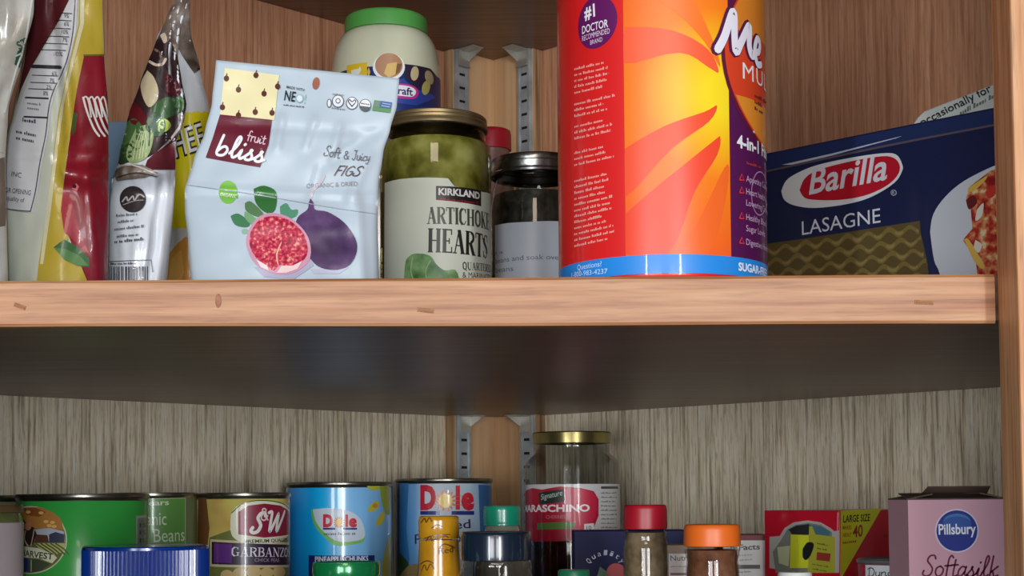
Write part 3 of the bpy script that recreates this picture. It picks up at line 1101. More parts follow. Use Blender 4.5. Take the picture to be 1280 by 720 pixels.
# ---- pouch with vegetables above and a white label below
yb = foot(0.80, ZS, 175)
H_ = yb + 30
vv = lambda y: (y + 30) / H_
S = Pouch([(0, 222), (vv(0), 217), (vv(20), 209), (vv(50), 195), (vv(100), 176), (vv(150), 159), (vv(205), 147), (vv(225), 140), (vv(260), 136), (1, 133)],
          [(0, 238), (vv(0), 236), (vv(40), 226), (vv(70), 222), (vv(100), 227), (vv(130), 233), (vv(150), 230), (vv(178), 220), (vv(220), 219), (1, 206)], (-30, yb), (-30, yb), 0.80,
          [(0, 0.002), (0.3, 0.009), (0.6, 0.012), (0.64, 0.007), (0.8, 0.013), (1, 0.015)], wr=0.0016, zipper=(vv(214), 0.0014), seed=12, floor=ZS,
          folds=((0.75, vv(40), 0.9, vv(170), 0.003, 0.07), (0.1, vv(212), 0.9, vv(218), -0.003, 0.03), (0.8, vv(240), 0.7, vv(345), 0.002, 0.06)))
m_pw = speckle('pearl_white_film', [(206, 212, 220), (222, 226, 232)], 20, 0.22, coat=0.5)
t, b = pouchthing('food_pouch', 'slim pouch printed with dark vegetables above a white label with a barcode', 'pouch', S, m_pw, 36, 70)
pr = Print(S)
m_foil = speckle('crumpled_grey_foil', [(70, 56, 48), (112, 98, 88), (150, 140, 132)], 90, 0.3, bump=0.6)
pr.poly([(221, -29), (238, -29), (236, 0), (227, 40), (222, 70), (214, 52), (206, 46), (196, 50), (209, 20), (217, 0)], m_foil, 1)
pr.poly([(196, 49), (206, 45), (214, 52), (222, 70), (227, 100), (233, 130), (230, 150), (220, 176), (186, 196), (150, 206), (148, 204), (159, 150), (176, 100)], (48, 30, 32), 1)
pr.poly([(186, 60), (202, 50), (206, 70), (214, 108), (208, 118), (196, 100), (184, 84)], (40, 24, 24), 2)
pr.poly([(200, 44), (206, 41), (209, 50), (205, 54)], (200, 180, 160), 3, True)
pr.poly([(184, 88), (192, 96), (198, 112), (196, 126), (186, 134), (178, 120), (176, 104)], (186, 172, 140), 3, True)
pr.line([(187, 77), (195, 81), (203, 80), (207, 74)], 3.4, (196, 176, 160), 3)
pr.line([(194, 62), (199, 66), (203, 76)], 3.0, (120, 92, 84), 3)
pr.poly([(206, 92), (218, 96), (226, 112), (220, 122), (208, 114)], (84, 20, 34), 3, True)
pr.poly([(160, 136), (168, 128), (182, 144), (180, 156), (164, 154)], (96, 20, 30), 3, True)
for pts, c in (([(188, 134), (206, 122), (224, 124), (230, 136), (214, 146), (198, 148)], (58, 92, 54)),
               ([(184, 148), (194, 140), (206, 150), (204, 168), (190, 170), (182, 160)], (50, 84, 58)),
               ([(152, 160), (166, 148), (178, 158), (180, 178), (168, 190), (150, 196)], (70, 104, 58)),
               ([(170, 160), (186, 156), (192, 170), (184, 196), (164, 204), (158, 190)], (150, 168, 116)),
               ([(198, 152), (206, 148), (214, 156), (208, 164), (198, 164)], (176, 200, 92)),
               ([(214, 124), (226, 120), (230, 130), (220, 136)], (84, 120, 84)),
               ([(152, 186), (162, 178), (168, 190), (160, 202), (150, 204)], (44, 70, 44))):
    pr.poly(pts, c, 3, True)
for q in range(5):
    pr.line([(166 + 4 * q, 200 - q), (170 + 3.4 * q, 180), (176 + 2 * q, 164)], 1.0, (206, 214, 170), 4)
pr.line([(180, 150), (187, 162), (186, 182)], 1.4, (34, 52, 34), 4)
pr.poly([(230, 146), (232, 138), (226, 160), (212, 178), (196, 190), (210, 176), (222, 160)], (176, 166, 160), 4)
pr.poly([(196, 189), (218, 178), (220, 212), (180, 212), (184, 200)], (96, 34, 44), 3)
pr.poly([(140, 214), (160, 205), (178, 206), (198, 216), (180, 222), (146, 226)], m_foil, 4)
pr.line([(142, 210), (165, 206), (198, 219)], 1.8, (206, 196, 184), 5)
pr.line([(146, 222), (170, 216), (196, 221)], 1.4, (60, 48, 40), 5)
pr.ell(166, 249, 16.5, 16.5, (48, 40, 42), 2, rot=0.3)
pr.line([(153, 252), (158, 246), (160, 251), (166, 245), (168, 250), (174, 243), (180, 246)], 2.0, (172, 166, 166), 3)
pr.line([(154, 256), (168, 251), (179, 250)], 1.2, (150, 144, 144), 3)
pr.small((145, 271), (178, 268), 1, 0, 3.2, (96, 98, 106), 3, 11)
pr.small((147, 279), (172, 276), 1, 0, 3.2, (96, 98, 106), 3, 12)
pr.small((143, 288), (180, 284), 1, 0, 3.4, (96, 98, 106), 3, 13, 1.0, 0.05)
pr.small((146, 297), (176, 294), 1, 0, 3.2, (96, 98, 106), 3, 14)
pr.small((143, 304), (181, 300), 1, 0, 4.0, (74, 76, 84), 3, 15, 1.0, 0.05)
pr.line([(137, 327), (176, 325), (189, 325), (191, 340)], 0.9, (90, 92, 100), 3, sm=False)
pr.small((138, 331), (176, 330), 1, 0, 2.6, (70, 72, 80), 3, 16)
rnd = random.Random(4)
x = 137.0
while x < 186:
    wv = rnd.choice((0.8, 1.3, 2.2))
    pr.poly([(x, 333), (x + wv, 333), (x + wv, 366), (x, 366)], (40, 42, 50), 3)
    x += wv + rnd.choice((0.9, 1.4, 2.0))
pr.build('pouch_print', b)

# ---- yellow and white snack pouch behind
yb = foot(0.845, ZS, 225)
H_ = yb + 20
vv = lambda y: (y + 20) / H_
S = Pouch([(0, 226), (vv(40), 210), (vv(110), 206), (1, 200)], [(0, 237), (vv(40), 238), (vv(86), 250), (vv(140), 262), (1, 270)], (-20, yb), (-20, yb), 0.845,
          [(0, 0.002), (0.4, 0.010), (1, 0.014)], wr=0.0014, seed=21, floor=ZS)
t, b = pouchthing('snack_pouch', 'yellow and white snack pouch with outlined lettering, behind the fig pouch', 'pouch', S, m_pw, 24, 50)
pr = Print(S)
pr.poly([(222, -19), (238, -19), (239, 40), (251, 86), (243, 92), (228, 70), (218, 52), (210, 40), (216, 10)], m_foil, 1)
pr.poly([(212, 44), (218, 54), (228, 72), (243, 92), (252, 88), (262, 140), (226, 142), (224, 110)], (206, 210, 214), 2)
pr.poly([(214, 142), (264, 138), (266, 284), (212, 286)], (222, 206, 22), 2)
pr.poly([(212, 286), (266, 284), (268, 372), (206, 372)], (200, 204, 200), 2)
pr.poly([(206, 372), (212, 316), (222, 304), (232, 296), (244, 300), (262, 310), (266, 372)], (204, 146, 62), 3)
pr.poly([(209, 360), (214, 324), (226, 312), (230, 340), (222, 366)], (216, 164, 84), 4)
for ch, x0, x1 in (('C', 207, 218), ('H', 220, 234), ('E', 237, 247), ('E', 249, 258)):
    for dx, bd, c, ly in ((0, 0.055, (40, 36, 20), 3), (0, 0.0, (236, 238, 234), 4)):
        pr.text(ch, (x0, 197 - (x0 - 220) * 0.35), (x1, 197 - (x1 - 220) * 0.35), 31, c, ly, bold=bd, shear=0.12)
pr.build('pouch_print', b)

# ---- fig pouch
yb = foot(0.735, ZS, 350)
ylr = (75, yb)
yrr = (98, yb + 1)
vv = lambda y: (y - 75) / (yb - 75)
vr = lambda y: (y - 98) / (yb - 98)
S = Pouch([(0, 270), (vv(128), 265), (vv(165), 256), (vv(200), 242), (vv(238), 231), (vv(262), 231), (vv(300), 235), (1, 240)],
          [(0, 499), (vr(132), 496), (vr(160), 488), (vr(190), 479), (vr(230), 473), (vr(268), 472), (1, 474)], ylr, yrr, 0.735,
          [(0, 0.001), (0.1, 0.0015), (0.3, 0.004), (0.53, 0.006), (0.7, 0.012), (1, 0.016)], lean=0.012, wr=0.0013, zipper=(0.535, 0.0011), seed=5, floor=ZS, prof=0.55,
          folds=((0.40, 0.22, 0.42, 0.34, -0.0012, 0.02), (0.58, 0.22, 0.57, 0.33, -0.0012, 0.02), (0.72, 0.24, 0.73, 0.34, -0.0012, 0.02), (0.05, 0.27, 0.95, 0.25, 0.0008, 0.02),
                 (0.93, 0.36, 0.86, 0.56, -0.0020, 0.03), (0.90, 0.56, 0.92, 0.98, -0.0020, 0.03), (0.98, 0.22, 0.74, 0.38, 0.0016, 0.03), (0.68, 0.42, 0.66, 0.54, 0.0012, 0.03)))
m_fig = speckle('white_pouch_film', [(180, 196, 207), (190, 204, 214)], 10, 0.42)
t, b = pouchthing('fig_pouch', 'white resealable pouch of dried figs with a maroon and cream patch', 'pouch', S, m_fig, 56, 70)
pr = Print(S)
pr.poly([(281, 85), (349, 94), (343, 150), (275, 143)], (236, 226, 176), 1)
MAR = (104, 26, 46)
pr.poly([(275, 143), (340, 150), (336, 180), (325, 209), (295, 204), (257, 197), (266, 172)], MAR, 1)
for x, y in ((283, 98), (320, 94), (298, 112), (330, 117), (347, 108), (278, 134), (319, 140), (340, 141), (298, 144)):
    pr.ell(x, y, 3.4, 3.8, (92, 40, 32), 2, n=10)
    pr.line([(x, y - 3), (x + 0.6, y - 6)], 1.3, (92, 70, 40), 2)
pr.pen('bliss', (268, 193), (329, 203), 27, 0.125, WHITE, 3, shear=0.22)
pr.pen('fruit', (308, 175.5), (331, 180.5), 13, 0.10, (228, 196, 206), 3, shear=0.05)
pr.text('®', (325, 188), (328, 188.5), 3, (190, 140, 150), 3)
pr.text('MADE WITH', (358, 110), (380, 114), 3.2, (60, 66, 74), 2, bold=0.01)
pr.text('NE', (355, 125), (368.5, 127), 12, (24, 40, 52), 2, bold=0.015)
pr.ell(374.5, 123, 5, 5.5, (150, 190, 196), 2, n=16)
pr.ell(374.5, 123, 3.5, 4, (226, 230, 236), 3, n=16)
pr.text('!', (380, 129), (381.5, 129.2), 11, (150, 190, 196), 2)
pr.small((354, 131.5), (380, 134.5), 1, 0, 1.6, (60, 66, 74), 2, 2, 1.0, 0)
pr.ell(395, 104, 4.4, 7.6, (160, 96, 72), 2, rot=0.15)
for x, y, k in ((411.5, 129, 0), (422.5, 126.5, 1), (440, 129, 2), (456.5, 131.5, 3)):
    rx = 3 if k == 0 else 7.5
    ry = 5.5 if k == 0 else 8
    pr.ell(x, y, rx, ry, (70, 78, 86), 2, n=20)
    pr.ell(x, y, rx - 1, ry - 1, (226, 230, 236), 3, n=20)
pr.ell(422.5, 126, 3.2, 3.4, (90, 96, 104), 4, n=14)
pr.ell(422.5, 126, 2.2, 2.4, (226, 230, 236), 5, n=14)
pr.small((416, 118), (429, 119.5), 1, 0, 1.8, (90, 96, 104), 4, 3, 1, 0)
pr.small((415, 135.5), (431, 137.5), 1, 0, 1.8, (90, 96, 104), 4, 4, 1, 0)
pr.line([(440, 133), (435.5, 127), (437, 124.5), (440, 127), (443, 124.8), (444.5, 127.4), (440, 133)], 1.3, (60, 66, 74), 4)
pr.poly([(449.5, 132), (463.8, 134), (461.5, 138), (456, 139.6), (451, 136.8)], (80, 92, 96), 4)
pr.small((451, 130), (462, 131.6), 1, 0, 3.0, (90, 100, 108), 4, 5, 1, 0)
pr.poly([(468, 125), (490, 128), (488, 141), (465, 138)], (96, 150, 96), 2)
pr.poly([(476, 126), (490, 128), (488.4, 136), (474.5, 134)], (72, 108, 160), 3)
pr.poly([(469, 127), (475, 127.6), (473.8, 134), (468, 133.4)], (120, 138, 140), 3)
pr.line([(478, 129), (488, 130.6)], 1.0, (180, 198, 216), 4)
pr.line([(477, 132), (487, 133.6)], 1.0, (180, 198, 216), 4)
INK = (116, 116, 122)
pr.pen('Soft', (404, 194), (424, 198), 13, 0.09, INK, 2, shear=0.1)
pr.pen('&', (429, 198), (436, 199), 10, 0.10, INK, 2)
pr.pen('Juicy', (440, 199.5), (462, 201.5), 12, 0.09, INK, 2, shear=0.1)
pr.pen('FIGS', (417, 219), (450, 220), 12, 0.12, (96, 82, 84), 2, shear=0.5)
pr.text('ORGANIC & DRIED', (383, 235), (447, 232), 5.4, (160, 160, 166), 2)
# half fig, whole fig, leaves
G1, G2 = (64, 124, 68), (92, 148, 104)
for pts, c in (([(317, 236), (330, 232), (345, 240), (344, 262), (333, 266), (320, 254)], (54, 112, 56)), ([(306, 254), (314, 252), (330, 268), (322, 271), (308, 264)], (88, 128, 84)),
               ([(288, 270), (298, 267), (312, 278), (308, 284), (294, 281)], (70, 126, 88)), ([(306, 264), (316, 270), (322, 276), (314, 280), (306, 272)], (120, 168, 120)),
               ([(350, 258), (358, 254), (364, 262), (372, 262), (370, 270), (358, 274), (351, 268)], (84, 148, 116)), ([(302, 287), (308, 286), (310, 291), (303, 292)], (140, 184, 160))):
    pr.poly(pts, c, 1, True)
pr.line([(322, 240), (342, 243)], 1.2, (120, 170, 120), 2)
pr.ell(285, 240, 11.5, 14.5, (124, 190, 74), 1)
pr.poly([(274, 240), (297, 243), (297, 248), (274, 245)], (96, 168, 60), 2)
pr.text('ORGANIC', (275, 245), (295.5, 248), 4.5, (226, 238, 206), 3)
m_skin = speckle('fig_skin_print', [(58, 38, 70), (82, 58, 98), (112, 84, 126)], 60, 0.36, stretch=(1, 1, 1))
pr.poly([(388, 248), (392, 254), (394, 262), (410, 265), (430, 278), (444, 298), (446, 314), (438, 330), (422, 337), (400, 334), (386, 320), (370, 290), (372, 272), (384, 262), (386, 254)], m_skin, 2, True)
pr.line([(388, 248), (391, 238), (400, 228), (406, 218)], 5, (206, 196, 208), 1, taper=True)
pr.poly([(388, 336), (420, 338), (436, 334), (424, 342), (392, 342)], (190, 190, 210), 1)
pr.poly([(318, 334), (352, 346), (388, 324), (392, 332), (366, 350), (330, 346)], (176, 172, 196), 1)
pr.poly([(310, 288), (322, 272), (340, 266), (362, 272), (380, 288), (388, 306), (387, 324), (376, 336), (358, 343), (336, 340), (318, 328), (308, 306)], (206, 150, 172), 3, True)
m_flesh = speckle('fig_flesh_print', [(140, 20, 50), (190, 38, 72), (206, 70, 92), (230, 160, 136)], 620, 0.38, stops=[0.36, 0.47, 0.56, 0.66])
pr.poly([(313, 290), (324, 275), (341, 270), (361, 275), (378, 290), (384, 306), (383, 320), (372, 331), (360, 334), (350, 331), (342, 338), (334, 332), (320, 322), (312, 306)], m_flesh, 4, True)
pr.poly([(320, 324), (334, 332), (336, 338), (326, 334)], (236, 214, 214), 5)
pr.poly([(346, 341), (352, 332), (366, 332), (378, 326), (372, 336), (358, 341)], (236, 206, 206), 5)
pr.line([(348, 332), (346, 318), (352, 302)], 2.2, (236, 170, 150), 5, taper=True)
pr.line([(234, 231), (300, 240), (360, 250), (420, 260), (470, 267)], 1.0, (176, 182, 192), 2)
pr.build('pouch_print', b)

# ---- mayonnaise jar on a plain can, behind
MX, MY = 484, 1.13
t, S = cylthing('food_can', 'plain tin can under the mayonnaise jar, behind the artichoke jar', 'can', MX, 64, MY, ZS)
zt = at(MX, 232, MY).z
Hh = zt - ZS
r = S.r
obj('can_body', lathe([(0, 0.002), (r * .95, 0.0), (r, 0.001), (r, 0.003), (r * .97, 0.005), (r * .97, Hh - .005), (r, Hh - .003), (r, Hh - .0005), (r * .96, Hh), (0, Hh)], 48), M_TIN, t, True, R(40))
t, S = cylthing('mayonnaise_jar', 'squat mayonnaise jar with a green lid and blue label, behind the fig pouch', 'jar', MX, 69, MY, zt)
r = S.r
lr = 52.5 / 69 * r
z_lt = height_of(S, MX, 8, lr)
z_lb = height_of(S, MX, 29, lr)
m_mayo = speckle('cream_mayonnaise_plastic', [(208, 208, 176), (218, 218, 190)], 20, 0.25, coat=0.5)
zs = z_lb - 0.035
prof = [(0, 0.002), (r * .85, 0.0), (r * .97, 0.004), (r, 0.012), (r, zs)] + [(r * (0.70 + 0.30 * math.cos(a)) , zs + (z_lb - zs) * math.sin(a)) for a in [R(x) for x in range(8, 91, 8)]] + [(lr * 0.88, z_lb + 0.002), (0, z_lb + 0.003)]
body = obj('jar_body', lathe(prof, 72), m_mayo, t, True, R(60))
m_glid = mat('green_plastic_lid', (84, 158, 74), 0.4)
obj('lid', lathe([(lr * .93, z_lb), (lr, z_lb), (lr * 1.0, z_lt - 0.003), (lr * .985, z_lt - 0.001), (lr * .95, z_lt), (0, z_lt)], 72), m_glid, t, True, R(50))
S.r = r * 1.002
zlab = height_of(S, MX, 78)
lab = obj('label', lathe([(S.r * .999, 0.014), (S.r, 0.0142), (S.r, min(zlab, zs)), (S.r * .999, min(zlab, zs) + .0002)], 72), mat('navy_label', (30, 48, 110), 0.35), t, True, R(40))
pr = Print(S)
pr.poly([(416, 96), (432, 88), (436, 104), (434, 122), (418, 122)], (46, 52, 34), 1)
pr.poly([(434, 82), (459, 78), (459, 101), (434, 104)], (226, 186, 40), 2)
pr.poly([(439, 88), (449, 86), (450, 82), (452, 88), (448, 94), (440, 94)], (228, 232, 216), 3)
pr.poly([(459, 90), (461, 84), (463, 90), (461, 98)], (206, 180, 60), 2)
pr.ell(486, 84, 20, 17, WHITE, 2)
pr.ell(486, 82, 17, 15.5, (176, 124, 84), 3)
pr.poly([(484, 80), (496, 78), (497, 92), (486, 97), (480, 92)], (216, 178, 92), 4)
pr.poly([(496, 80), (502, 80), (499, 90), (494, 94)], (120, 84, 44), 5)
pr.poly([(505, 80), (538, 86), (546, 96), (540, 116), (520, 112), (506, 100)], (44, 32, 58), 1)
pr.poly([(480, 104), (506, 98), (530, 114), (545, 122), (520, 132), (470, 128)], (44, 66, 150), 1)
for x, y, a, c in ((518, 92, 0.1, (196, 178, 134)), (536, 97, -0.3, (168, 150, 110)), (532, 110, 0.2, (176, 168, 96))):
    pr.ell(x, y, 5, 9, c, 3, rot=a)
pr.poly([(486, 112), (492, 105), (512, 106), (522, 112), (522, 120), (514, 124), (488, 121)], (190, 50, 140), 3, True)
pr.poly([(487, 112), (493, 107), (511, 108), (519, 113), (518, 119), (511, 121), (488, 118)], (236, 232, 240), 4, True)
pr.text('Kraft', (488, 117), (515.5, 120.0), 9, (40, 44, 100), 5, bold=0.02)
pr.build('label_print', lab)

# ---- artichoke jar
t, S = cylthing('artichoke_jar', 'wide glass jar of green artichoke hearts with a brass lid', 'jar', 546, 70, 0.95, ZS)
r = S.r
lr = 66.0 / 70 * r
z_t = height_of(S, 546, 133.5, lr)
z_b = height_of(S, 546, 150, lr)
z_sh = height_of(S, 546, 172)
gp = [(0, 0.001), (r * .86, 0.0), (r * .96, 0.002), (r, 0.007), (r, z_sh - .004), (r * .995, z_sh), (r * .96, z_sh + .003), (r * .905, z_sh + .005), (r * .9, z_b + .002)]
obj('glass', lathe(gp, 72), glass('olive_jar_glass', (216, 222, 196)), t, True, R(60))
m_art = speckle('artichokes_in_brine', [(92, 84, 30), (148, 138, 68), (196, 184, 116), (222, 212, 160)], 48, 0.35, detail=3, bump=0.6, stops=[0.34, 0.46, 0.57, 0.68])
obj('artichokes', lathe([(0, 0.004), (r * .9, 0.004), (r * .96, 0.009), (r * .96, z_sh - .002), (r * .9, z_sh + .003), (0, z_sh + .003)], 64), m_art, t, True, R(60))
m_brass = speckle('dull_brass_lid', [(132, 112, 78), (156, 136, 100)], 50, 0.38)
m_brass.node_tree.nodes['Principled BSDF'].inputs['Metallic'].default_value = 0.75
dz = (z_t - z_b)
lp = [(lr * .95, z_b - .0004), (lr * 1.0, z_b), (lr * 1.012, z_b + dz * .14), (lr, z_b + dz * .3), (lr * .975, z_b + dz * .34), (lr * .992, z_b + dz * .42), (lr * .992, z_b + dz * .6), (lr * .972, z_b + dz * .64), (lr * .985, z_b + dz * .7), (lr * .985, z_b + dz * .9), (lr * .96, z_t), (lr * .9, z_t + .0002), (lr * .88, z_t - .001), (0, z_t - .001)]
obj('lid', lathe(lp, 72), m_brass, t, True, R(35))
S.r = r * 1.004
S.step = r * 0.12
pr = Print(S)
m_paper = speckle('cream_paper', [(212, 218, 200), (222, 226, 210)], 25, 0.5)
pr.poly([(481, 229), (500, 224), (526, 222), (560, 223), (568, 233), (603, 240), (614, 243), (614.5, 420), (480, 420)], m_paper, 1)
pr.poly([(545, 232.5), (575, 234), (601, 238), (601, 258), (575, 253), (545, 250)], (34, 26, 26), 2)
pr.text('KIRKLAND', (548, 243.5), (599, 249), 8, (232, 230, 226), 3, bold=0.035)
pr.small((548, 249.5), (598, 255), 1, 0, 2.6, (160, 30, 40), 3, 3, 1, 0)
pr.pen('ARTICHOKE', (533.5, 280), (611, 288), 21, c=(70, 74, 60), layer=2, font=SER)
pr.pen('HEARTS', (534, 315.5), (609, 324), 30, c=(34, 34, 30), layer=2, font=SER)
pr.pen('QUARTERED', (578, 337), (613, 341), 9.5, c=(60, 62, 54), layer=2, font=SER)
pr.text('& MARINATED', (578, 347), (613, 351), 7, (60, 62, 54), 2)
m_leaf = speckle('artichoke_leaf_print', [(64, 112, 58), (108, 152, 92), (146, 182, 124)], 110, 0.45)
pr.poly([(504, 400), (506, 336), (512, 320), (524, 317), (538, 320), (546, 331), (556, 338), (572, 342), (574, 400)], m_leaf, 2, True)
pr.line([(516, 322), (514, 340), (520, 356)], 1.4, (170, 200, 150), 3)
pr.line([(538, 326), (532, 340), (536, 356)], 1.4, (150, 186, 130), 3)
pr.poly([(476.5, 240), (479, 240), (479, 310), (476.5, 310)], (50, 46, 40), 2)
pr.small((477, 330), (479.5, 330), 3, 8, 4, (90, 88, 80), 2, 9, 1, 0)
pr.build('label', t)

# ---- slim bottle with red cap in the corner
t, S = cylthing('sauce_bottle', 'slim bottle with a red cap deep in the corner between two jars', 'bottle', 616, 26, 1.27, ZS)
r = S.r
z_t, z_b = height_of(S, 616, 157), height_of(S, 616, 183)
obj('bottle_body', lathe([(0, 0), (r * 1.25, 0), (r * 1.3, 0.004), (r * 1.3, z_b * .7), (r * 1.1, z_b * .84), (r * .9, z_b * .92), (r * .9, z_b + .002), (0, z_b + .002)], 40), speckle('pink_brown_bottle', [(120, 84, 76), (146, 108, 98)], 30, 0.25), t, True, R(50))
obj('cap', lathe([(r * .95, z_b), (r, z_b + .0003), (r * .99, z_t - .004), (r * .95, z_t - .001), (r * .85, z_t), (0, z_t)], 48, ridge=(40, 0.0003), z_range=(z_b, z_t - .004)), mat('red_plastic_cap', (178, 26, 44), 0.4), t, True, R(50))

# ---- preserving jar with steel band and a white note
t, S = cylthing('preserving_jar', 'dark preserving jar with a silver screw band and white note', 'jar', 672, 57, 1.0, ZS)
r = S.r
z_t, z_b = height_of(S, 660, 188.5), height_of(S, 660, 212)
gp = [(0, 0.001), (r * .9, 0), (r * .98, .003), (r * 1.02, .010), (r * 1.02, z_b - .020), (r * .98, z_b - .010), (r * .9, z_b - .004), (r * .88, z_b + .002)]
obj('glass', lathe(gp, 64), glass('clear_jar_glass', (226, 230, 226)), t, True, R(60))
m_bean = speckle('dark_beans', [(26, 22, 20), (58, 54, 46), (84, 82, 70)], 130, 0.4, detail=2, bump=0.8)
obj('dried_beans', lathe([(0, .004), (r * .9, .004), (r * .97, .011), (r * .97, z_b - .021), (r * .92, z_b - .012), (0, z_b - .010)], 48), m_bean, t, True, R(60))
m_band = speckle('steel_band', [(150, 152, 150), (190, 192, 190)], 60, 0.25)
m_band.node_tree.nodes['Principled BSDF'].inputs['Metallic'].default_value = 1.0
dz = z_t - z_b
obj('screw_band', lathe([(r * .96, z_b), (r * 1.0, z_b + .0004), (r * 1.01, z_b + dz * .14), (r * .975, z_b + dz * .24), (r * .985, z_b + dz * .34), (r * .985, z_b + dz * .6), (r * .965, z_b + dz * .66), (r * .975, z_b + dz * .74), (r * .975, z_b + dz * .93), (r * .95, z_t), (r * .88, z_t), (r * .86, z_t - .0012), (0, z_t - .0012)], 120, ridge=(60, 0.0005), z_range=(z_b + dz * .7, z_b + dz * .95)), m_band, t, True, R(35))
S.r = r * 1.026
S.step = r * .12
pr = Print(S)
pr.poly([(619, 282), (634, 279), (660, 277.5), (705, 277), (712, 277), (712, 400), (619, 400)], (206, 216, 228), 1)
pr.text('e a', (618, 318), (629, 317), 4, (96, 102, 112), 2)
pr.text('beans and soak over', (620, 330), (702, 325), 6.0, (110, 116, 126), 2)
pr.text('beans', (620, 341), (642, 338.5), 6.0, (110, 116, 126), 2)
pr.build('note', t)

# ---- big red and orange canister
t, S = cylthing('supplement_canister', 'large red and orange canister with a sunburst and blue band, in front', 'canister', 831, 129.5, 0.742, ZS)
r = S.r
HC = 0.185
m_red = mat('red_canister_plastic', (222, 30, 30), 0.35, coat=0.3)
obj('canister_body', lathe([(0, .002), (r * .94, 0), (r * .985, .0015), (r, .004), (r, HC - .006), (r * .97, HC - .002), (0, HC)], 96), m_red, t, True, R(40))
obj('lid', lathe([(r * .97, HC - .004), (r * 1.015, HC - .003), (r * 1.02, HC + .014), (r * .99, HC + .018), (0, HC + .018)], 96, ridge=(90, .0005), z_range=(HC - .003, HC + .0141)), mat('orange_lid_plastic', (236, 110, 30), 0.4), t, True, R(40))
S.step = r * .08
# sunburst print: soft radial glow with broad rays, drawn from surface coordinates
m = mat('sunburst_print', (240, 110, 30), 0.36)
m.node_tree.nodes['Principled BSDF'].inputs['Coat Roughness'].default_value = 0.2
nt = m.node_tree
L = nt.links.new
bs = nt.nodes['Principled BSDF']
uvn = nt.nodes.new('ShaderNodeUVMap')
uvn.uv_map = 'surface'
sub = nt.nodes.new('ShaderNodeVectorMath')
sub.operation = 'SUBTRACT'
sc_ = S.P(903, 118)
sub.inputs[1].default_value = (sc_.x, sc_.y, 0)
L(uvn.outputs[0], sub.inputs[0])
ln = nt.nodes.new('ShaderNodeVectorMath')
ln.operation = 'LENGTH'
L(sub.outputs[0], ln.inputs[0])
rp = nt.nodes.new('ShaderNodeValToRGB')
e = rp.color_ramp.elements
e[0].position, e[0].color = 0.10, srgb((250, 220, 36))
e[1].position, e[1].color = 0.92, srgb((242, 92, 34))
q = e.new(0.27); q.color = srgb((248, 184, 28))
q = e.new(0.46); q.color = srgb((246, 128, 26))
mr = nt.nodes.new('ShaderNodeMath')
mr.operation = 'MULTIPLY'
mr.inputs[1].default_value = 1 / 0.088
L(ln.outputs[1], mr.inputs[0])
L(mr.outputs[0], rp.inputs[0])
L(rp.outputs[0], bs.inputs['Base Color'])
pr = Print(S)
s0, s1 = S.P(781, 200).x, S.P(912, 200).x
zt_, zb_ = HC - .008, S.P(831, 318).y
pr.raw([(s0, zb_), (s1, zb_), (s1, zt_), (s0, zt_)], m, 1)
for pts_, c_ in (([(781.5, 34), (840, 38), (885, 62), (898, 90), (885, 84), (850, 66), (781.5, 79)], (246, 96, 56)),
                 ([(781.5, 186), (830, 158), (880, 140), (896, 132), (886, 152), (840, 186), (781.5, 246)], (242, 82, 46)),
                 ([(781.5, 268), (840, 218), (892, 176), (900, 172), (896, 194), (868, 240), (836, 316), (781.5, 316)], (240, 74, 44)),
                 ([(852, 317), (880, 262), (905, 210), (911, 214), (904, 262), (886, 317)], (240, 104, 36)),
                 ([(790, -20), (850, -20), (888, 44), (900, 84), (880, 52), (850, 20), (820, -2)], (246, 120, 40))):
    pr.poly(pts_, mat('ray_%02x%02x' % c_[1:], c_, 0.36), 2, True)
pr.raw([(s1, zb_), (s1 + r * 1.25, zb_), (s1 + r * 1.25, zt_), (s1, zt_)], (82, 20, 78), 3)
PUR = (82, 20, 78)
pr.raw([(-r * PI * .999, .0045), (r * PI * .999, .0045), (r * PI * .999, zb_), (-r * PI * .999, zb_)], (36, 138, 226), 4)
pr.raw([(-r * 1.6, zb_), (s0, zb_), (s0, zt_), (-r * 1.6, zt_)], (222, 30, 30), 3)
# emblem
cs, cz = S.P(905, 70)
er = 0.041
pts = lambda k, ex=0.0: [(cs + er + (er * k) * math.cos(a * PI / 24), cz + .003 + (er * 1.02 * k) * math.sin(a * PI / 24)) for a in range(48)]
pr.raw(pts(1.05), (96, 22, 50), 4)
pr.raw(pts(1.0), (214, 66, 34), 5)
pr.raw([p for p in pts(0.98) if p[1] > cz + .012], (216, 128, 40), 6)
pr.raw([p for p in pts(0.98) if p[1] < cz - .014], (222, 138, 44), 6)
ms = [(0.0, 0.02), (0.16, 0.36), (0.36, 0.98), (0.42, 0.92), (0.42, 0.4), (0.46, 0.04), (0.62, 0.34), (0.86, 0.78), (0.90, 0.66), (0.88, 0.3), (0.98, 0.08), (1.14, 0.22)]
a0 = S.P(896, 60)
uu = (S.P(896, 20) - a0).y / 40.0
for wv, c, ly, dx in ((16, (84, 26, 70), 7, -2.0), (11, (232, 228, 240), 8, 0.0)):
    q = [(a0.x + (x * 62 + dx) * uu, a0.y + (y * 50 - 3) * uu) for x, y in ms]
    V, F = ribbon(smooth_pts(q, 5), wv * uu)
    pr.add(V, F, c, ly)
    q = [(a0.x + (x * 62 + dx) * uu, a0.y + (y * 50 - 14) * uu) for x, y in ((1.08, 0.4), (1.3, 0.5), (1.36, 0.72), (1.22, 0.8), (1.1, 0.5), (1.2, 0.16), (1.42, 0.2))]
    V, F = ribbon(smooth_pts(q, 5), wv * .8 * uu)
    pr.add(V, F, c, ly)
pr.text('tamucil', (956, 66), None, 44, (232, 228, 240), 8, bold=0.03, shear=0.25)
pr.text('MULTI', (926.5, 98.5), None, 20, (236, 230, 226), 8, bold=0.0, wfrac=1.25, space=1.15)
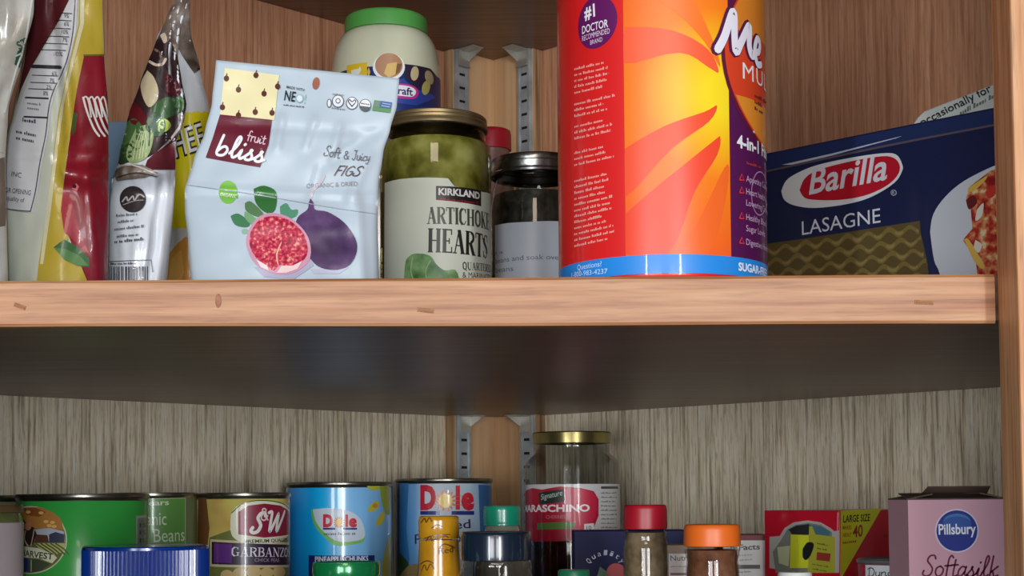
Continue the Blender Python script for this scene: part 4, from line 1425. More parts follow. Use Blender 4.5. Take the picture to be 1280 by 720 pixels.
pr.small((941, 121), (958, 131), 3, 8, 4, (110, 50, 40), 8, 8)
pr.small((940, 166), (958, 171), 1, 0, 4, (220, 210, 226), 5, 5)
pr.text('4-in-1 Fiber', (920, 184), None, 15, WHITE, 5, bold=0.03)
pr.small((932, 205), (957, 213), 1, 0, 3, (190, 60, 60), 5, 6)
for y, l1, l2 in ((223, 'Appetite Control*', None), (239, 'Heart health by', 'Lowering Cholesterol'), (271, 'Healthy Blood', 'Sugar Levels'), (302, 'Digestive Health', None)):
    pr.text(l1, (931.5, y + 4), None, 7.5, (206, 170, 206), 5)
    if l2:
        pr.text(l2, (931.5, y + 18), None, 7.5, (206, 170, 206), 5)
    pr.line([(923, y + 2), (926, y - 5), (929, y + 2.5), (923, y + 2)], 1.6, (220, 60, 60), 5, sm=False)
ring = [(948 + 10 * math.cos(a * PI / 9), 242 + 27 * math.sin(a * PI / 9)) for a in range(18)] + [(958, 242)]
pr.line(ring, 1.6, (176, 130, 176), 5)
pr.text('SUGAR-FREE', (922, 338), None, 9.5, WHITE, 5, bold=0.03)
pr.text('Questions?', (723, 338), (753, 333), 6.5, (206, 230, 250), 5)
pr.text('1-800-983-4237', (716, 347), (760, 342), 6.0, (206, 230, 250), 5)
# purple doctor seal
c0 = S.P(745.5, 28)
k = uu
pr.raw([(c0.x + 31 * k * math.cos(a * PI / 18), c0.y + 33 * k * math.sin(a * PI / 18)) for a in range(36)], (98, 20, 92), 4)
pr.text('#1', (732, 25), (745, 20), 15, WHITE, 5, bold=0.03)
pr.text('DOCTOR', (729, 43), (761, 34), 9.5, WHITE, 5, bold=0.01)
pr.text('RECOMMENDED', (729, 52), (763, 42), 6.5, (226, 206, 226), 5)
pr.text('BRAND', (739, 56.5), (754, 52), 5.5, (226, 206, 226), 5)
for i, (y, n) in enumerate(((88, 5), (132, 3), (160, 3), (193, 3), (228, 6), (272, 6))):
    pr.small((719, y), (772, y - 12), n, 7.4, 3.4, (240, 168, 160), 4, 20 + i, 1.0, 0.35)
pr.build('canister_print', t, uv=True)

# ---- lasagne carton, standing parallel to the right wall
FX, FY = at(1245, 300, 0.872).x, 0.872
ang = R(-45)
U = Vector((math.cos(ang), math.sin(ang)))
LEN = 0.285
end = Vector((FX, FY)) + U * 0.045
org = end - U * LEN
O = (org.x, org.y, ZS)
Sp = Plane(O, ang, ZS)
HB = Sp.P(1245, 134).y
m_nav = speckle('navy_carton', [(26, 34, 72), (32, 41, 82)], 8, 0.3, coat=0.35)
t, S, b = boxthing('lasagne_carton', 'long navy lasagne carton with a red oval and white plate picture', 'box', (O[0], O[1], ZS + 0.0003), ang, LEN, 0.042, HB, m_nav, 0.0012)
pr = Print(S)
top = lambda x, d=0: 190 - (x - 960) * 0.2 + d
pr.poly([(950, top(950, 3)), (1244, top(1244, 3)), (1244, top(1244, 22)), (950, top(950, 22))], (30, 48, 96), 1)
pr.poly([(978, 206), (1040, 192), (1128, 170), (1120, 173), (1040, 194.5), (990, 206)], (196, 202, 216), 2)
pr.line([(950, top(950, 24)), (1100, top(1100, 22)), (1244, top(1244, 23))], 2.4, (96, 84, 92), 2)
pr.poly([(977, 239), (983, 226), (996, 217), (1020, 207), (1060, 198), (1100, 192), (1120, 193), (1128, 205), (1128, 214), (1118, 229), (1090, 246), (1060, 255), (1020, 260), (994, 257), (981, 250)], (230, 232, 236), 3, True)
pr.poly([(1000, 238), (1006, 224), (1020, 214), (1050, 205), (1090, 197), (1114, 196), (1125, 206), (1122, 220), (1106, 234), (1080, 245), (1050, 250), (1020, 250), (1006, 247)], (196, 18, 44), 4, True)
pr.text('Barilla', (1012, 243), (1109, 224), 31, (226, 224, 232), 6, bold=0.018, shear=0.22)
pr.ell(1117.5, 241, 3.8, 3.8, (170, 178, 196), 3, n=16)
pr.ell(1117.5, 241, 2.8, 2.8, (30, 38, 78), 4, n=16)
pr.text('R', (1116, 243), (1119, 242.6), 3.6, (190, 196, 210), 5)
pr.text('LASAGNE', (1003, 294), (1101, 278), 17, (226, 230, 240), 3)
pr.poly([(950, 306), (1000, 299), (1080, 287), (1150, 276), (1151, 290), (1160, 330), (1166, 420), (950, 420)], (98, 82, 44), 2)
rows = 6
for j in range(rows):
    pts = []
    base = lambda x: 313 - (x - 952) * 0.15 + j * 15
    lo_, hi_ = [], []
    n = 60
    xe = 1149 + j * 3
    for i in range(n + 1):
        x = 952 + (xe - 952) * i / n
        s_ = math.sin((x + j * 11) / 26.0 * 2 * PI)
        lo_.append((x, base(x) + 5.5 + 4.4 * s_))
        hi_.append((x, base(x) - 1.0 + 3.6 * s_ + 1.0 * math.sin(x / 9)))
    for i in range(n):
        pr.poly([hi_[i], hi_[i + 1], lo_[i + 1], lo_[i]], (130, 112, 60), 3)
    for i in range(n):
        x = 952 + (xe - 952) * (i + .5) / n
        if math.sin((x + j * 11) / 26.0 * 2 * PI) > 0.15:
            pr.poly([((hi_[i][0]), hi_[i][1] + 1.6), ((hi_[i + 1][0]), hi_[i + 1][1] + 1.6), (lo_[i + 1][0], lo_[i + 1][1] - 2.4), (lo_[i][0], lo_[i][1] - 2.4)], (152, 134, 82), 4)  # lighter crests: highlights on the pasta put into the colour
pr.poly([(1163, 290), (1167, 268), (1182, 246), (1206, 226), (1244, 207), (1262, 203), (1262, 420), (1196, 420), (1176, 345), (1168, 325)], (216, 220, 228), 3, True)
m_food = speckle('lasagne_picture', [(150, 30, 32), (196, 62, 46), (222, 150, 96), (238, 214, 170)], 170, 0.35, stops=[0.36, 0.47, 0.58, 0.66], detail=3)
pr.poly([(1204, 300), (1216, 286), (1214, 262), (1208, 248), (1212, 234), (1238, 214), (1262, 206), (1262, 420), (1230, 420), (1220, 325)], m_food, 4)
for pts, c in (([(1210, 236), (1234, 220), (1230, 228), (1216, 240)], (230, 190, 80)), ([(1206, 300), (1212, 300), (1230, 330), (1228, 336), (1218, 326)], (232, 190, 90)), ([(1222, 262), (1230, 254), (1228, 270), (1220, 276)], (240, 232, 216)),
               ([(1208, 250), (1218, 244), (1222, 254), (1212, 262)], (110, 30, 34)), ([(1220, 300), (1228, 306), (1224, 316), (1218, 310)], (240, 226, 210)), ([(1232, 240), (1244, 232), (1244, 244), (1236, 248)], (214, 60, 44))):
    pr.poly(pts, c, 5, True)
pr.build('carton_print', b)

# ---- printed bag behind the lasagne carton
yb = foot(1.02, ZS, 1200)
S = Pouch([(0, 1156), (0.03, 1147), (0.06, 1141), (1, 1130)], [(0, 1330), (1, 1330)], (139, yb), (72, yb), 1.02, [(0, 0.001), (0.15, 0.004), (1, 0.010)], wr=0.0016, seed=31, floor=ZS, folds=((0.0, 0.06, 0.7, 0.05, 0.002, 0.02),))
t, b = pouchthing('plastic_bag', 'crumpled pale bag with dark lettering peeking over the navy lasagne carton', 'bag', S, speckle('pale_grey_film', [(206, 212, 206), (226, 230, 224)], 30, 0.3), 40, 40)
pr = Print(S)
pr.text('occasionally for', (1152, 158), (1240, 113.5), 9.5, (44, 48, 52), 2, bold=0.012)
pr.small((1146, 141), (1200, 119), 1, 0, 6, (120, 126, 124), 2, 7, 1, 0)
pr.small((1200, 144), (1243, 122), 1, 0, 6, (120, 126, 124), 2, 8, 1, 0)
pr.build('bag_print', b)

# ================================================================== lowest shelf, left to right
ZL = Z_LOW_T
# ---- can with beige label at the left edge, behind the jar
t, S, lab, H = can('can with a beige label at the left edge, behind the small jar', -29, 50, 1.03, 619, mat('beige_label', (150, 146, 118), 0.4))
# ---- jar with brown lid at the left edge
t, S = cylthing('olive_jar', 'green jar with a brown lid and pale pink label at the left edge', 'jar', -26, 54, 0.86, ZL)
r = S.r
z_t, z_b = height_of(S, 10, 631), height_of(S, 10, 641)
obj('jar_body', lathe([(0, 0), (r * .95, 0), (r, .004), (r, z_b - .008), (r * .97, z_b - .004), (r * .92, z_b), (0, z_b)], 56), speckle('green_olives', [(70, 78, 40), (116, 122, 72)], 60, 0.2, coat=0.8), t, True, R(50))
obj('lid', lathe([(r * .95, z_b), (r * .99, z_b + .0004), (r * .985, z_t - .001), (r * .95, z_t), (0, z_t)], 56), speckle('brown_lid', [(96, 74, 48), (116, 94, 62)], 40, 0.3), t, True, R(40))
zl = height_of(S, 10, 654)
obj('label', lathe([(r * 1.0, .004), (r * 1.006, .0042), (r * 1.006, zl), (r * 1.0, zl + .0002)], 56), mat('pale_pink_label', (196, 180, 182), 0.45), t, True, R(40))

# ---- big green can
m_gr = speckle('green_label', [(52, 160, 66), (64, 176, 76)], 6, 0.28, coat=0.3)
t, S, lab, H = can('large can with a bright green label and a round farm picture', 104, 81, 1.0, 617, m_gr)
pr = Print(S)
seal = lambda rx, ry, cx=38, cy=675: [(cx + rx * math.cos(a * PI / 20), cy + ry * math.sin(a * PI / 20)) for a in range(40)]
pr.poly(seal(46, 42.5), (206, 204, 170), 1)
pr.poly(seal(44.5, 41), (104, 110, 60), 2)
clipx = lambda pts: [p for p in pts]
pr.poly([(26, 660), (80, 662), (76, 648), (66, 640), (52, 634), (38, 634), (27, 637)], (176, 120, 60), 3)
pr.poly([(30, 636), (44, 634), (58, 640), (50, 646), (34, 644)], (140, 78, 36), 4)
for x, y in ((36, 640), (52, 641), (58, 652), (66, 653), (68, 658), (62, 657)):
    pr.ell(x, y, 3.2, 2.0, (222, 176, 96), 4, n=10)
pr.poly([(44, 662), (62, 660), (80, 664), (82, 678), (44, 678)], (176, 182, 190), 4)
pr.poly([(62, 668), (70, 665), (81, 668), (81, 678), (62, 678)], (60, 62, 84), 5)
pr.poly([(46, 668), (60, 669), (62, 678), (44, 678)], (92, 56, 44), 5)
pr.poly([(27, 645), (34, 654), (44, 660), (47, 668), (42, 680), (36, 682), (27, 682)], (46, 34, 30), 5)
pr.ell(36, 658, 4.4, 5, (176, 120, 90), 6, n=14)
pr.line([(33, 664), (32, 674), (36, 682)], 2.2, (196, 170, 150), 6)
pr.line([(44, 662), (42, 672), (40, 682)], 1.6, (196, 170, 150), 6)
pr.poly([(44, 679), (82, 679), (80, 690), (68, 694), (50, 686)], (184, 182, 112), 4)
for k in range(5):
    pr.line([(46 + 6 * k, 679.5), (56 + 6 * k, 686), (66 + 5 * k, 693)], 1.8, (84, 92, 40), 5)
pr.poly([(27, 682), (48, 685), (66, 692), (72, 697), (66, 704), (50, 698), (27, 696)], (222, 220, 190), 6)
pr.text('HARVEST', (28.5, 694), (67, 699.5), 7.4, (52, 72, 40), 7, bold=0.02)
pr.poly([(27, 698), (50, 700), (64, 705), (52, 713), (38, 716), (27, 715)], (74, 84, 60), 4)
pr.poly([(30, 698), (36, 698), (37, 714), (31, 714)], (40, 56, 110), 5)
pr.line([(40, 700), (40, 714)], 1.4, (206, 204, 170), 5)
pr.build('label_print', lab)
pr = Print(S)
pr.poly([(170, 645), (184, 643), (184, 716), (170, 716)], (156, 170, 150), 1)
pr.poly([(171.5, 648), (184, 646.5), (184, 716), (171.5, 716)], (110, 128, 112), 2)
for y in (655, 664, 674):
    pr.text('IS', (174, y + 4), (182, y + 4), 5, (30, 46, 34), 3)
pr.build('label_print', lab)

# ---- organic beans can
m_bg = speckle('olive_green_label', [(80, 132, 66), (92, 146, 74)], 8, 0.32, coat=0.2)
t, S, lab, H = can('green can of organic beans wedged between the large green can and the garbanzo can', 190, 56, 1.085, 615.5, m_bg)
pr = Print(S)
pr.poly([(186, 623), (232, 622), (232, 720), (186, 720)], (170, 178, 130), 1)
pr.poly([(184, 624), (231, 623), (231, 720), (184, 720)], (92, 146, 66), 2)
pr.poly([(232, 620), (246, 620), (246, 720), (232, 720)], (92, 108, 74), 1)
pr.text('ears', (186, 632), (211, 631), 6.5, (206, 214, 186), 3, bold=0.02)
pr.text('Organic', (158, 657.5), (208, 656), 16, (206, 214, 186), 3)
pr.text('Pinto Beans', (150, 679), (230, 676), 16.5, (206, 214, 186), 3)
pr.build('label_print', lab)

# ---- garbanzo can
m_sw = speckle('tan_green_label', [(184, 138, 80), (206, 180, 96), (200, 208, 108)], 30, 0.3, coat=0.3, detail=2)
t, S, lab, H = can('garbanzo can with a red oval and purple band beside the pineapple can', 304, 59, 1.12, 615.5, m_sw)
pr = Print(S)
pr.poly([(248, 622), (258, 621), (262, 660), (256, 720), (247, 720)], (120, 76, 44), 1)
pr.poly([(262, 672), (296, 660), (362, 664), (362, 720), (258, 720)], (112, 116, 56), 1)
pr.poly([(288, 662), (290, 640), (304, 629), (326, 625), (350, 628), (361, 636), (361, 664), (352, 676), (330, 681), (306, 679), (292, 672)], (226, 224, 196), 2, True)
pr.line([(290, 641), (304, 629.5), (326, 625.5), (350, 628.5), (361, 636)], 1.2, (30, 44, 34), 3)
pr.poly([(298, 668), (298, 640), (310, 632), (330, 629.5), (350, 632), (361, 640), (361, 668), (330, 672)], (142, 24, 56), 3)
pr.pen('S', (312, 666), (325.5, 666), 25, 0.17, (232, 230, 226), 4, shear=0.35)
pr.pen('W', (329, 666), (352, 665), 26, 0.15, (232, 230, 226), 4, shear=0.3)
pr.pen('&', (325, 650), (335, 650), 15, 0.12, (232, 206, 206), 5)
pr.text('PREMIUM QUALITY', (306, 679), (358, 676.5), 4.2, (50, 60, 40), 4, bold=0.02)
pr.poly([(263, 674), (361, 678), (361, 709), (263, 708)], (206, 192, 150), 2)
pr.poly([(265, 677), (361, 681), (361, 706), (265, 705)], (46, 22, 52), 3)
pr.poly([(268, 679), (290, 680), (290, 704), (268, 703)], (98, 44, 128), 4)
pr.pen('GARBANZOS', (289, 695), (361, 696), 11.5, c=(222, 216, 226), layer=5, font=SER)
pr.text('CHICK PEAS', (318, 702), (348, 702.3), 4.2, (170, 156, 178), 5)
for x, y, k in ((284, 716, 8), (300, 714, 9), (317, 712, 9), (333, 713, 8), (348, 712, 8)):
    pr.ell(x, y + 3, k, k * .85, (206, 178, 120), 4 + (x % 2), n=16)
pr.build('label_print', lab)

# ---- jar with blue ribbed lid, in front
t, S = cylthing('spread_jar', 'jar with a wide blue ribbed screw lid in front of the green can', 'jar', 183, 77.5, 0.86, ZL)
r = S.r
z_t, z_b = height_of(S, 183, 684), height_of(S, 183, 733)
m_blid = mat('blue_ribbed_plastic', (4, 50, 136), 0.2, coat=0.4)
obj('jar_body', lathe([(0, 0), (r * .95, 0), (r, .004), (r * 1.02, .01), (r * 1.02, z_b - .008), (r * .95, z_b - .002), (r * .9, z_b + .002), (0, z_b + .002)], 56), mat('brown_spread_plastic', (150, 104, 62), 0.3, coat=0.5), t, True, R(50))
obj('lid', lathe([(r * .96, z_b), (r, z_b + .0002), (r, z_t - .0022), (r * .992, z_t - .0020), (r * .99, z_t - .0006), (r * .97, z_t), (r * .9, z_t - .0004), (0, z_t - .0006)], 552, ridge=(92, 0.0013), z_range=(z_b - .001, z_t - .0021)), m_blid, t, True, R(30))

# ---- two pineapple cans
m_sky = across('sky_blue_label', [(8, 150, 250), (20, 190, 255), (140, 205, 255), (120, 185, 240)], [0.0, 0.36, 0.62, 1.0], 0.043)
t, S, lab, H = can('sky blue pineapple can with a white leaf panel and yellow flower', 424, 66.5, 1.24, 602, m_sky)
pr = Print(S)


def dole(pr, x0, x1, y, hh, ly, bar=True):
    w_ = x1 - x0
    c = (208, 32, 54)
    pr.text('D', (x0, y), (x0 + w_ * .29, y), hh, c, ly, bold=0.06)
    cx, cy, rr_ = x0 + w_ * .47, y - hh * .36, hh * .32
    for k in range(14):
        a = k * 2 * PI / 14
        pr.line([(cx + rr_ * .9 * math.cos(a), cy + rr_ * .9 * math.sin(a)), (cx + rr_ * 1.45 * math.cos(a), cy + rr_ * 1.45 * math.sin(a))], hh * .09, (226, 120, 40), ly, sm=False)
    pr.ell(cx, cy, rr_, rr_ * 1.05, (246, 208, 96), ly + 1, n=20)
    pr.text('l', (x0 + w_ * .655, y), (x0 + w_ * .735, y), hh, c, ly, bold=0.04)
    pr.text('e', (x0 + w_ * .76, y), (x1, y), hh * .98, c, ly, bold=0.06)
    for k in range(3):
        pr.line([(cx + rr_ * 1.2, cy + rr_ * (k - 1) * .5), (x0 + w_ * .8, cy + rr_ * (k - 1) * .7)], hh * .06, (226, 120, 40), ly + 1, sm=False, taper=True)
    if bar:
        pr.rect(x0, y + hh * .12, x0 + w_ * .36, y + hh * .30, (30, 48, 130), ly)
        pr.rect(x0 + w_ * .58, y + hh * .12, x1, y + hh * .30, (30, 48, 130), ly)


pr.poly([(389, 637), (392, 654), (402, 668), (420, 682), (438, 681), (452, 678), (456, 672), (454, 656), (446, 644), (430, 637), (410, 635)], (126, 196, 90), 1, True)
pr.poly([(391, 637), (395, 652), (404, 664), (420, 676), (438, 677), (455, 672), (454, 656), (446, 644), (430, 637), (410, 635)], (208, 222, 236), 2, True)
dole(pr, 404, 446, 658, 14, 3)
pr.small((405, 669), (444, 668.5), 1, 0, 3.8, (96, 112, 140), 3, 5, 1.0, 0)
pr.rect(386, 694, 468, 722, (26, 42, 120), 2)
pr.text('PINEAPPLE CHUNKS', (394, 702), (460, 701), 6.2, (222, 228, 240), 3, bold=0.03)
for pts, c in (([(458, 607), (474, 607), (472, 613), (462, 612)], (190, 196, 60)), ([(474, 607), (486, 607), (487, 640), (482, 642), (477, 628)], (150, 168, 52)), ([(459, 637), (466, 628), (474, 627), (472, 635), (463, 640)], (206, 196, 60)), ([(469, 656), (474, 644), (480, 640), (480, 650), (474, 657)], (206, 190, 60)), ([(478, 700), (484, 676), (488, 670), (488, 720), (478, 720)], (180, 176, 60))):
    pr.poly(pts, c, 2, True)
pr.ell(468.5, 632, 3.4, 3.0, (206, 150, 50), 3, n=12)
pr.build('label_print', lab)

m_wb = across('pale_blue_white_label', [(60, 140, 220), (120, 184, 236), (226, 234, 242), (190, 212, 226), (60, 120, 180)], [0.04, 0.2, 0.32, 0.76, 0.97], 0.041)
t, S, lab, H = can('white and blue pineapple can with large red lettering, beside the corner', 554.5, 61, 1.315, 597.5, m_wb)
pr = Print(S)
pr.poly([(494, 604), (501, 604), (500, 720), (494, 720)], (24, 56, 104), 1)
pr.poly([(500, 604), (511, 604), (508, 660), (512, 700), (506, 720), (499, 720)], (58, 132, 196), 1)
pr.poly([(598, 606), (614, 607), (614, 720), (602, 720)], (36, 88, 140), 1)
dole(pr, 525.5, 592.5, 635.5, 27, 2)
pr.text('Sliced', (536, 663), (588, 660), 11, (54, 40, 90), 2, bold=0.01)
pr.text('Pineapple', (519, 680), (600, 676), 12, (54, 44, 80), 2)
pr.poly([(496, 720), (500, 690), (510, 702), (516, 720)], (54, 84, 40), 2)
pr.poly([(500, 720), (512, 706), (526, 704), (530, 720)], (176, 150, 90), 3)
pr.build('label_print', lab)

# ---- jar with shiny green lid, low in front
t, S = cylthing('condiment_jar', 'small jar with a shiny green lid in front of the sky blue can', 'jar', 433, 43, 0.92, ZL)
r = S.r
z_t, z_b = height_of(S, 433, 704), height_of(S, 433, 728)
m_gl = mat('green_enamel_lid', (18, 120, 66), 0.2, 0.3, coat=0.5)
obj('jar_body', lathe([(0, 0), (r * .97, 0), (r, .004), (r, z_b - .006), (r * .9, z_b), (0, z_b)], 48), mat('brown_relish_glass', (90, 70, 40), 0.15, coat=0.6), t, True, R(50))
dz = z_t - z_b
obj('lid', lathe([(r * .95, z_b - .001), (r, z_b), (r * 1.005, z_b + dz * .2), (r * .97, z_b + dz * .3), (r * .985, z_b + dz * .42), (r * .985, z_b + dz * .8), (r * .96, z_t), (r * .9, z_t), (r * .87, z_t - .0008), (0, z_t - .0008)], 64), m_gl, t, True, R(35))

# ---- amber bottle wrapped in yellow film
t, S = cylthing('seasoning_bottle', 'slim amber bottle wrapped in yellow printed film before the pineapple can', 'bottle', 548, 25.5, 1.0, ZL)
r = S.r
z_t, z_k = height_of(S, 548, 645), height_of(S, 548, 673)
m_film = speckle('amber_film', [(176, 122, 20), (200, 146, 30)], 40, 0.22, coat=0.6)
obj('bottle_body', lathe([(0, 0), (r * 1.05, 0), (r * 1.12, .004), (r * 1.08, z_k - .036), (r * .98, z_k - .02), (r * .93, z_k - .004), (r * .92, z_k - .001), (0, z_k - .0008)], 44), mat('amber_glass', (96, 50, 14), 0.15, coat=0.7), t, True, R(50))
obj('cap', lathe([(r * .95, z_k - .0005), (r * 1.0, z_k + .0005), (r, z_t - .003), (r * .97, z_t - .0008), (r * .88, z_t), (0, z_t)], 44), m_film, t, True, R(50))
z_f = height_of(S, 548, 714)
S.r = r * 1.0
fl_ = obj('film', lathe([(r * 1.10, z_f - .012), (r * 1.04, z_f), (r * .985, z_k - .006), (r * .975, z_k - .0012)], 44), m_film, t, True, R(50))
S2 = Cyl(S.X, S.Y, S.z0, r * 1.02)
S2.step = r * .2
pr = Print(S2)
BR = (84, 44, 20)
pr.text('Red', (548, 693), (566, 690), 8, BR, 2, shear=0.15)
for pts_ in ([(527, 653), (531, 648), (533, 653), (537, 647), (540, 652)], [(533, 676), (538, 670), (540, 676), (546, 670), (548, 675), (556, 670), (560, 672)], [(527, 714), (531, 706), (534, 713), (538, 705), (543, 711)]):
    pr.line(pts_, 1.3, BR, 2)
pr.line([(531, 673), (545, 669), (562, 668)], 1.2, BR, 2)
pr.line([(550, 684), (556, 680), (568, 685)], 1.4, BR, 2)
pr.line([(526, 705), (534, 701), (542, 704)], 1.4, BR, 2)
pr.line([(540, 660), (546, 656), (552, 658)], 1.4, BR, 2)
pr.build('film_print', fl_)

# ---- bottle with small teal green cap
t, S = cylthing('extract_bottle', 'clear bottle with a small ribbed teal cap behind the navy capped jar', 'bottle', 627, 23.5, 1.12, ZL)
r = S.r
z_t, z_b = height_of(S, 627, 632.5), height_of(S, 627, 657)
dz = z_t - z_b
m_teal = mat('teal_plastic', (20, 134, 104), 0.28, coat=0.3)
obj('cap', lathe([(r * .9, z_b - .0004), (r * .98, z_b)] + [(r * (1.0 if k % 2 else 0.965), z_b + dz * (.12 + .09 * k)) for k in range(9)] + [(r * .97, z_t - .0012), (r * .92, z_t), (0, z_t)], 48), m_teal, t, True, R(60))
obj('bottle_body', lathe([(0, 0), (r * 1.5, 0), (r * 1.6, .004), (r * 1.6, z_b - .030), (r * 1.4, z_b - .016), (r * .95, z_b - .006), (r * .85, z_b), (0, z_b + .001)], 44), mat('pale_liquid_glass', (120, 116, 104), 0.1, coat=0.8), t, True, R(50))

# ---- jar with navy cap
t, S = cylthing('spice_jar', 'glass jar with a wide dark navy cap in front of the teal capped bottle', 'jar', 619, 44.5, 0.96, ZL)
r = S.r
z_t, z_b = height_of(S, 619, 665.5), height_of(S, 619, 702)
m_nc = mat('navy_plastic', (22, 34, 50), 0.2, coat=0.5)
obj('cap', lathe([(r * .95, z_b), (r * .985, z_b + .0005), (r * 1.0, z_b + .004), (r * .985, z_t - .003), (r * .965, z_t - .0008), (r * .93, z_t), (0, z_t)], 16, None) if False else lathe([(r * .95, z_b), (r * .99, z_b + .0004), (r, z_b + .003), (r * .99, z_t - .0022), (r * .975, z_t - .0006), (r * .95, z_t), (r * .9, z_t - .0004), (0, z_t - .0004)], 60), m_nc, t, True, R(40))
obj('glass', lathe([(0, .001), (r * 1.0, 0), (r * 1.12, .004), (r * 1.12, z_b - .018), (r * 1.06, z_b - .009), (r * .95, z_b - .005), (r * .98, z_b - .003), (r * .9, z_b + .001)], 56), glass('clear_spice_glass', (228, 226, 222), 0.04), t, True, R(50))
obj('spice', lathe([(0, .003), (r * .98, .003), (r * 1.06, .006), (r * 1.06, z_b - .020), (0, z_b - .014)], 48), speckle('brown_spice', [(60, 44, 34), (96, 72, 54)], 200, 0.8), t, True, R(50))

# ---- maraschino cherry jar
t, S = cylthing('cherry_jar', 'clear jar of cherries with a gold lid and red label near the corner', 'jar', 715, 59, 1.26, ZL)
r = S.r
lr = 49.5 / 59 * r
z_t, z_b = height_of(S, 711, 538.5, lr), height_of(S, 711, 553, lr)
z_sh = height_of(S, 715, 578)
z_nk = height_of(S, 715, 568)
gp = [(0, .001), (r * .9, 0), (r * .98, .003), (r, .008), (r, z_sh - .003), (r * .985, z_sh), (r * .93, z_sh + .0035), (r * .84, z_nk), (r * .79, z_nk + .002), (r * .79, z_b + .001)]
obj('glass', lathe(gp, 72), glass('cherry_jar_glass', (214, 216, 214), 0.05, 1.3), t, True, R(60))
z_c = height_of(S, 715, 668)
obj('cherries', lathe([(0, .003), (r * .9, .003), (r * .965, .008), (r * .965, z_c - .001), (r * .92, z_c), (0, z_c)], 60), speckle('dark_cherries', [(30, 4, 6), (64, 8, 14), (96, 16, 26)], 70, 0.2, detail=1, coat=0.5), t, True, R(60))
m_gold = speckle('gold_lid', [(128, 116, 72), (160, 146, 96)], 50, 0.25)
m_gold.node_tree.nodes['Principled BSDF'].inputs['Metallic'].default_value = 0.9
dz = z_t - z_b
obj('lid', lathe([(lr * .9, z_b), (lr * .97, z_b + .0002), (lr * .985, z_b + dz * .5), (lr * 1.0, z_t - dz * .1), (lr * .97, z_t), (0, z_t)], 72), m_gold, t, True, R(40))
S.r = r * 1.004
S.step = r * .12
pr = Print(S)
z_a, z_bb = S.P(715, 605).y, S.P(715, 676).y
pr.raw([(-r * 1.5, z_bb), (r * 1.5, z_bb), (r * 1.5, z_a), (-r * 1.5, z_a)], (196, 192, 190), 1)
CR = (168, 14, 44)
pr.poly([(657, 614), (666, 610), (678, 612), (700, 608), (726, 610), (742, 614), (748, 624), (748, 645), (740, 664), (720, 676), (657, 677)], CR, 2)
pr.poly([(700, 612), (726, 611), (741, 616), (746, 626), (744, 645), (735, 660), (716, 664)], (190, 24, 60), 3, True)
pr.poly([(674, 616), (705, 611), (706, 627), (675, 631)], (32, 40, 34), 4)
pr.text('Signature', (677, 625), (703, 619), 6.5, (190, 200, 190), 5, shear=0.25)
pr.text('MARASCHINO', (657, 639.5), (737, 639.0), 8, (232, 222, 222), 4, bold=0.035)
pr.text('CHERRIES', (683, 648.5), (707, 648), 4.2, (206, 120, 130), 4)
pr.poly([(672, 654), (718, 652), (718, 661), (672, 662)], (88, 128, 52), 4)
pr.poly([(730, 655), (742, 654), (742, 664), (730, 665)], (216, 212, 210), 4)
pr.text('10', (733, 662.5), (739, 662), 5, (60, 50, 50), 5)
pr.rect(751, 608, 772, 611, (60, 56, 58), 3)
pr.small((751, 617), (771, 617), 9, 5.4, 2.0, (116, 112, 112), 3, 9, 1, 0.1)
pr.build('label', t)

# ---- navy carton behind the red capped jar
P0, P1 = at(717, 690, 1.10), at(858, 690, 1.10)
hz = at(750, 663, 1.10).z - ZL
O = (P0.x, 1.10, ZL)
t, S, b = boxthing('carton', 'dark navy carton with a tomato picture behind the red capped jar', 'box', O, 0.0, P1.x - P0.x, 0.035, hz, mat('deep_navy_card', (10, 14, 66), 0.5, spec=0.2), 0.0008)
pr = Print(S)
word = 'Quality'
for k, ch in enumerate(word):
    a = R(-52 + k * 17)
    x, y = 757 + 24 * math.sin(a), 718 - 24 * math.cos(a)
    pr.text(ch, (x - 2.2 * math.cos(a), y - 2.2 * math.sin(a)), (x + 2.2 * math.cos(a), y + 2.2 * math.sin(a)), 6.5, (170, 176, 196), 2, shear=0.1)
pr.ell(770, 716, 12, 12, (176, 48, 50), 2)
pr.poly([(746, 722), (750, 708), (758, 714), (760, 724)], (70, 110, 80), 3)
pr.build('carton_print', b)

# ---- tan carton with nutrition panel
P0, P1 = at(829, 690, 1.02), at(893, 690, 1.02)
hz = at(846, 681, 1.02).z - ZL
O = (P0.x, 1.02, ZL)
t, S, b = boxthing('carton', 'tan carton with a nutrition panel between the red and orange capped jars', 'box', O, 0.0, P1.x - P0.x, 0.03, hz, mat('tan_card', (132, 104, 78), 0.5))
pr = Print(S)
pr.rect(836, 692, 890, 760, (190, 178, 172), 1)
pr.text('Nutrition', (838, 701), (878, 700), 6.5, (40, 34, 34), 2, bold=0.01)
pr.small((838, 709), (884, 708), 1, 6, 1.6, (110, 100, 96), 2, 3)
pr.rect(838, 716, 888, 719, (96, 20, 30), 2)
pr.build('carton_print', b)

# ---- dark red carton with white panel
P0, P1 = at(902, 690, 1.05), at(959, 690, 1.05)
hz = at(930, 668, 1.05).z - ZL
O = (P0.x, 1.05, ZL)
t, S, b = boxthing('carton', 'dark red carton with a white facts panel beside the red and yellow box', 'box', O, 0.0, P1.x - P0.x - 0.001, 0.028, hz, mat('dark_red_card', (110, 22, 30), 0.45))
pr = Print(S)
pr.rect(904, 675.5, 956, 770, (204, 202, 196), 1)
pr.text('n Facts', (913, 688), (950, 686.5), 6.6, (40, 36, 36), 2, bold=0.025)
pr.small((924, 695), (942, 694), 2, 6, 1.8, (120, 118, 114), 2, 4)
pr.rect(918, 706, 950, 711, (26, 24, 24), 2)
pr.small((921, 716), (944, 715), 1, 6, 2, (90, 88, 86), 2, 5)
pr.build('carton_print', b)

# ---- spice jar, red cap


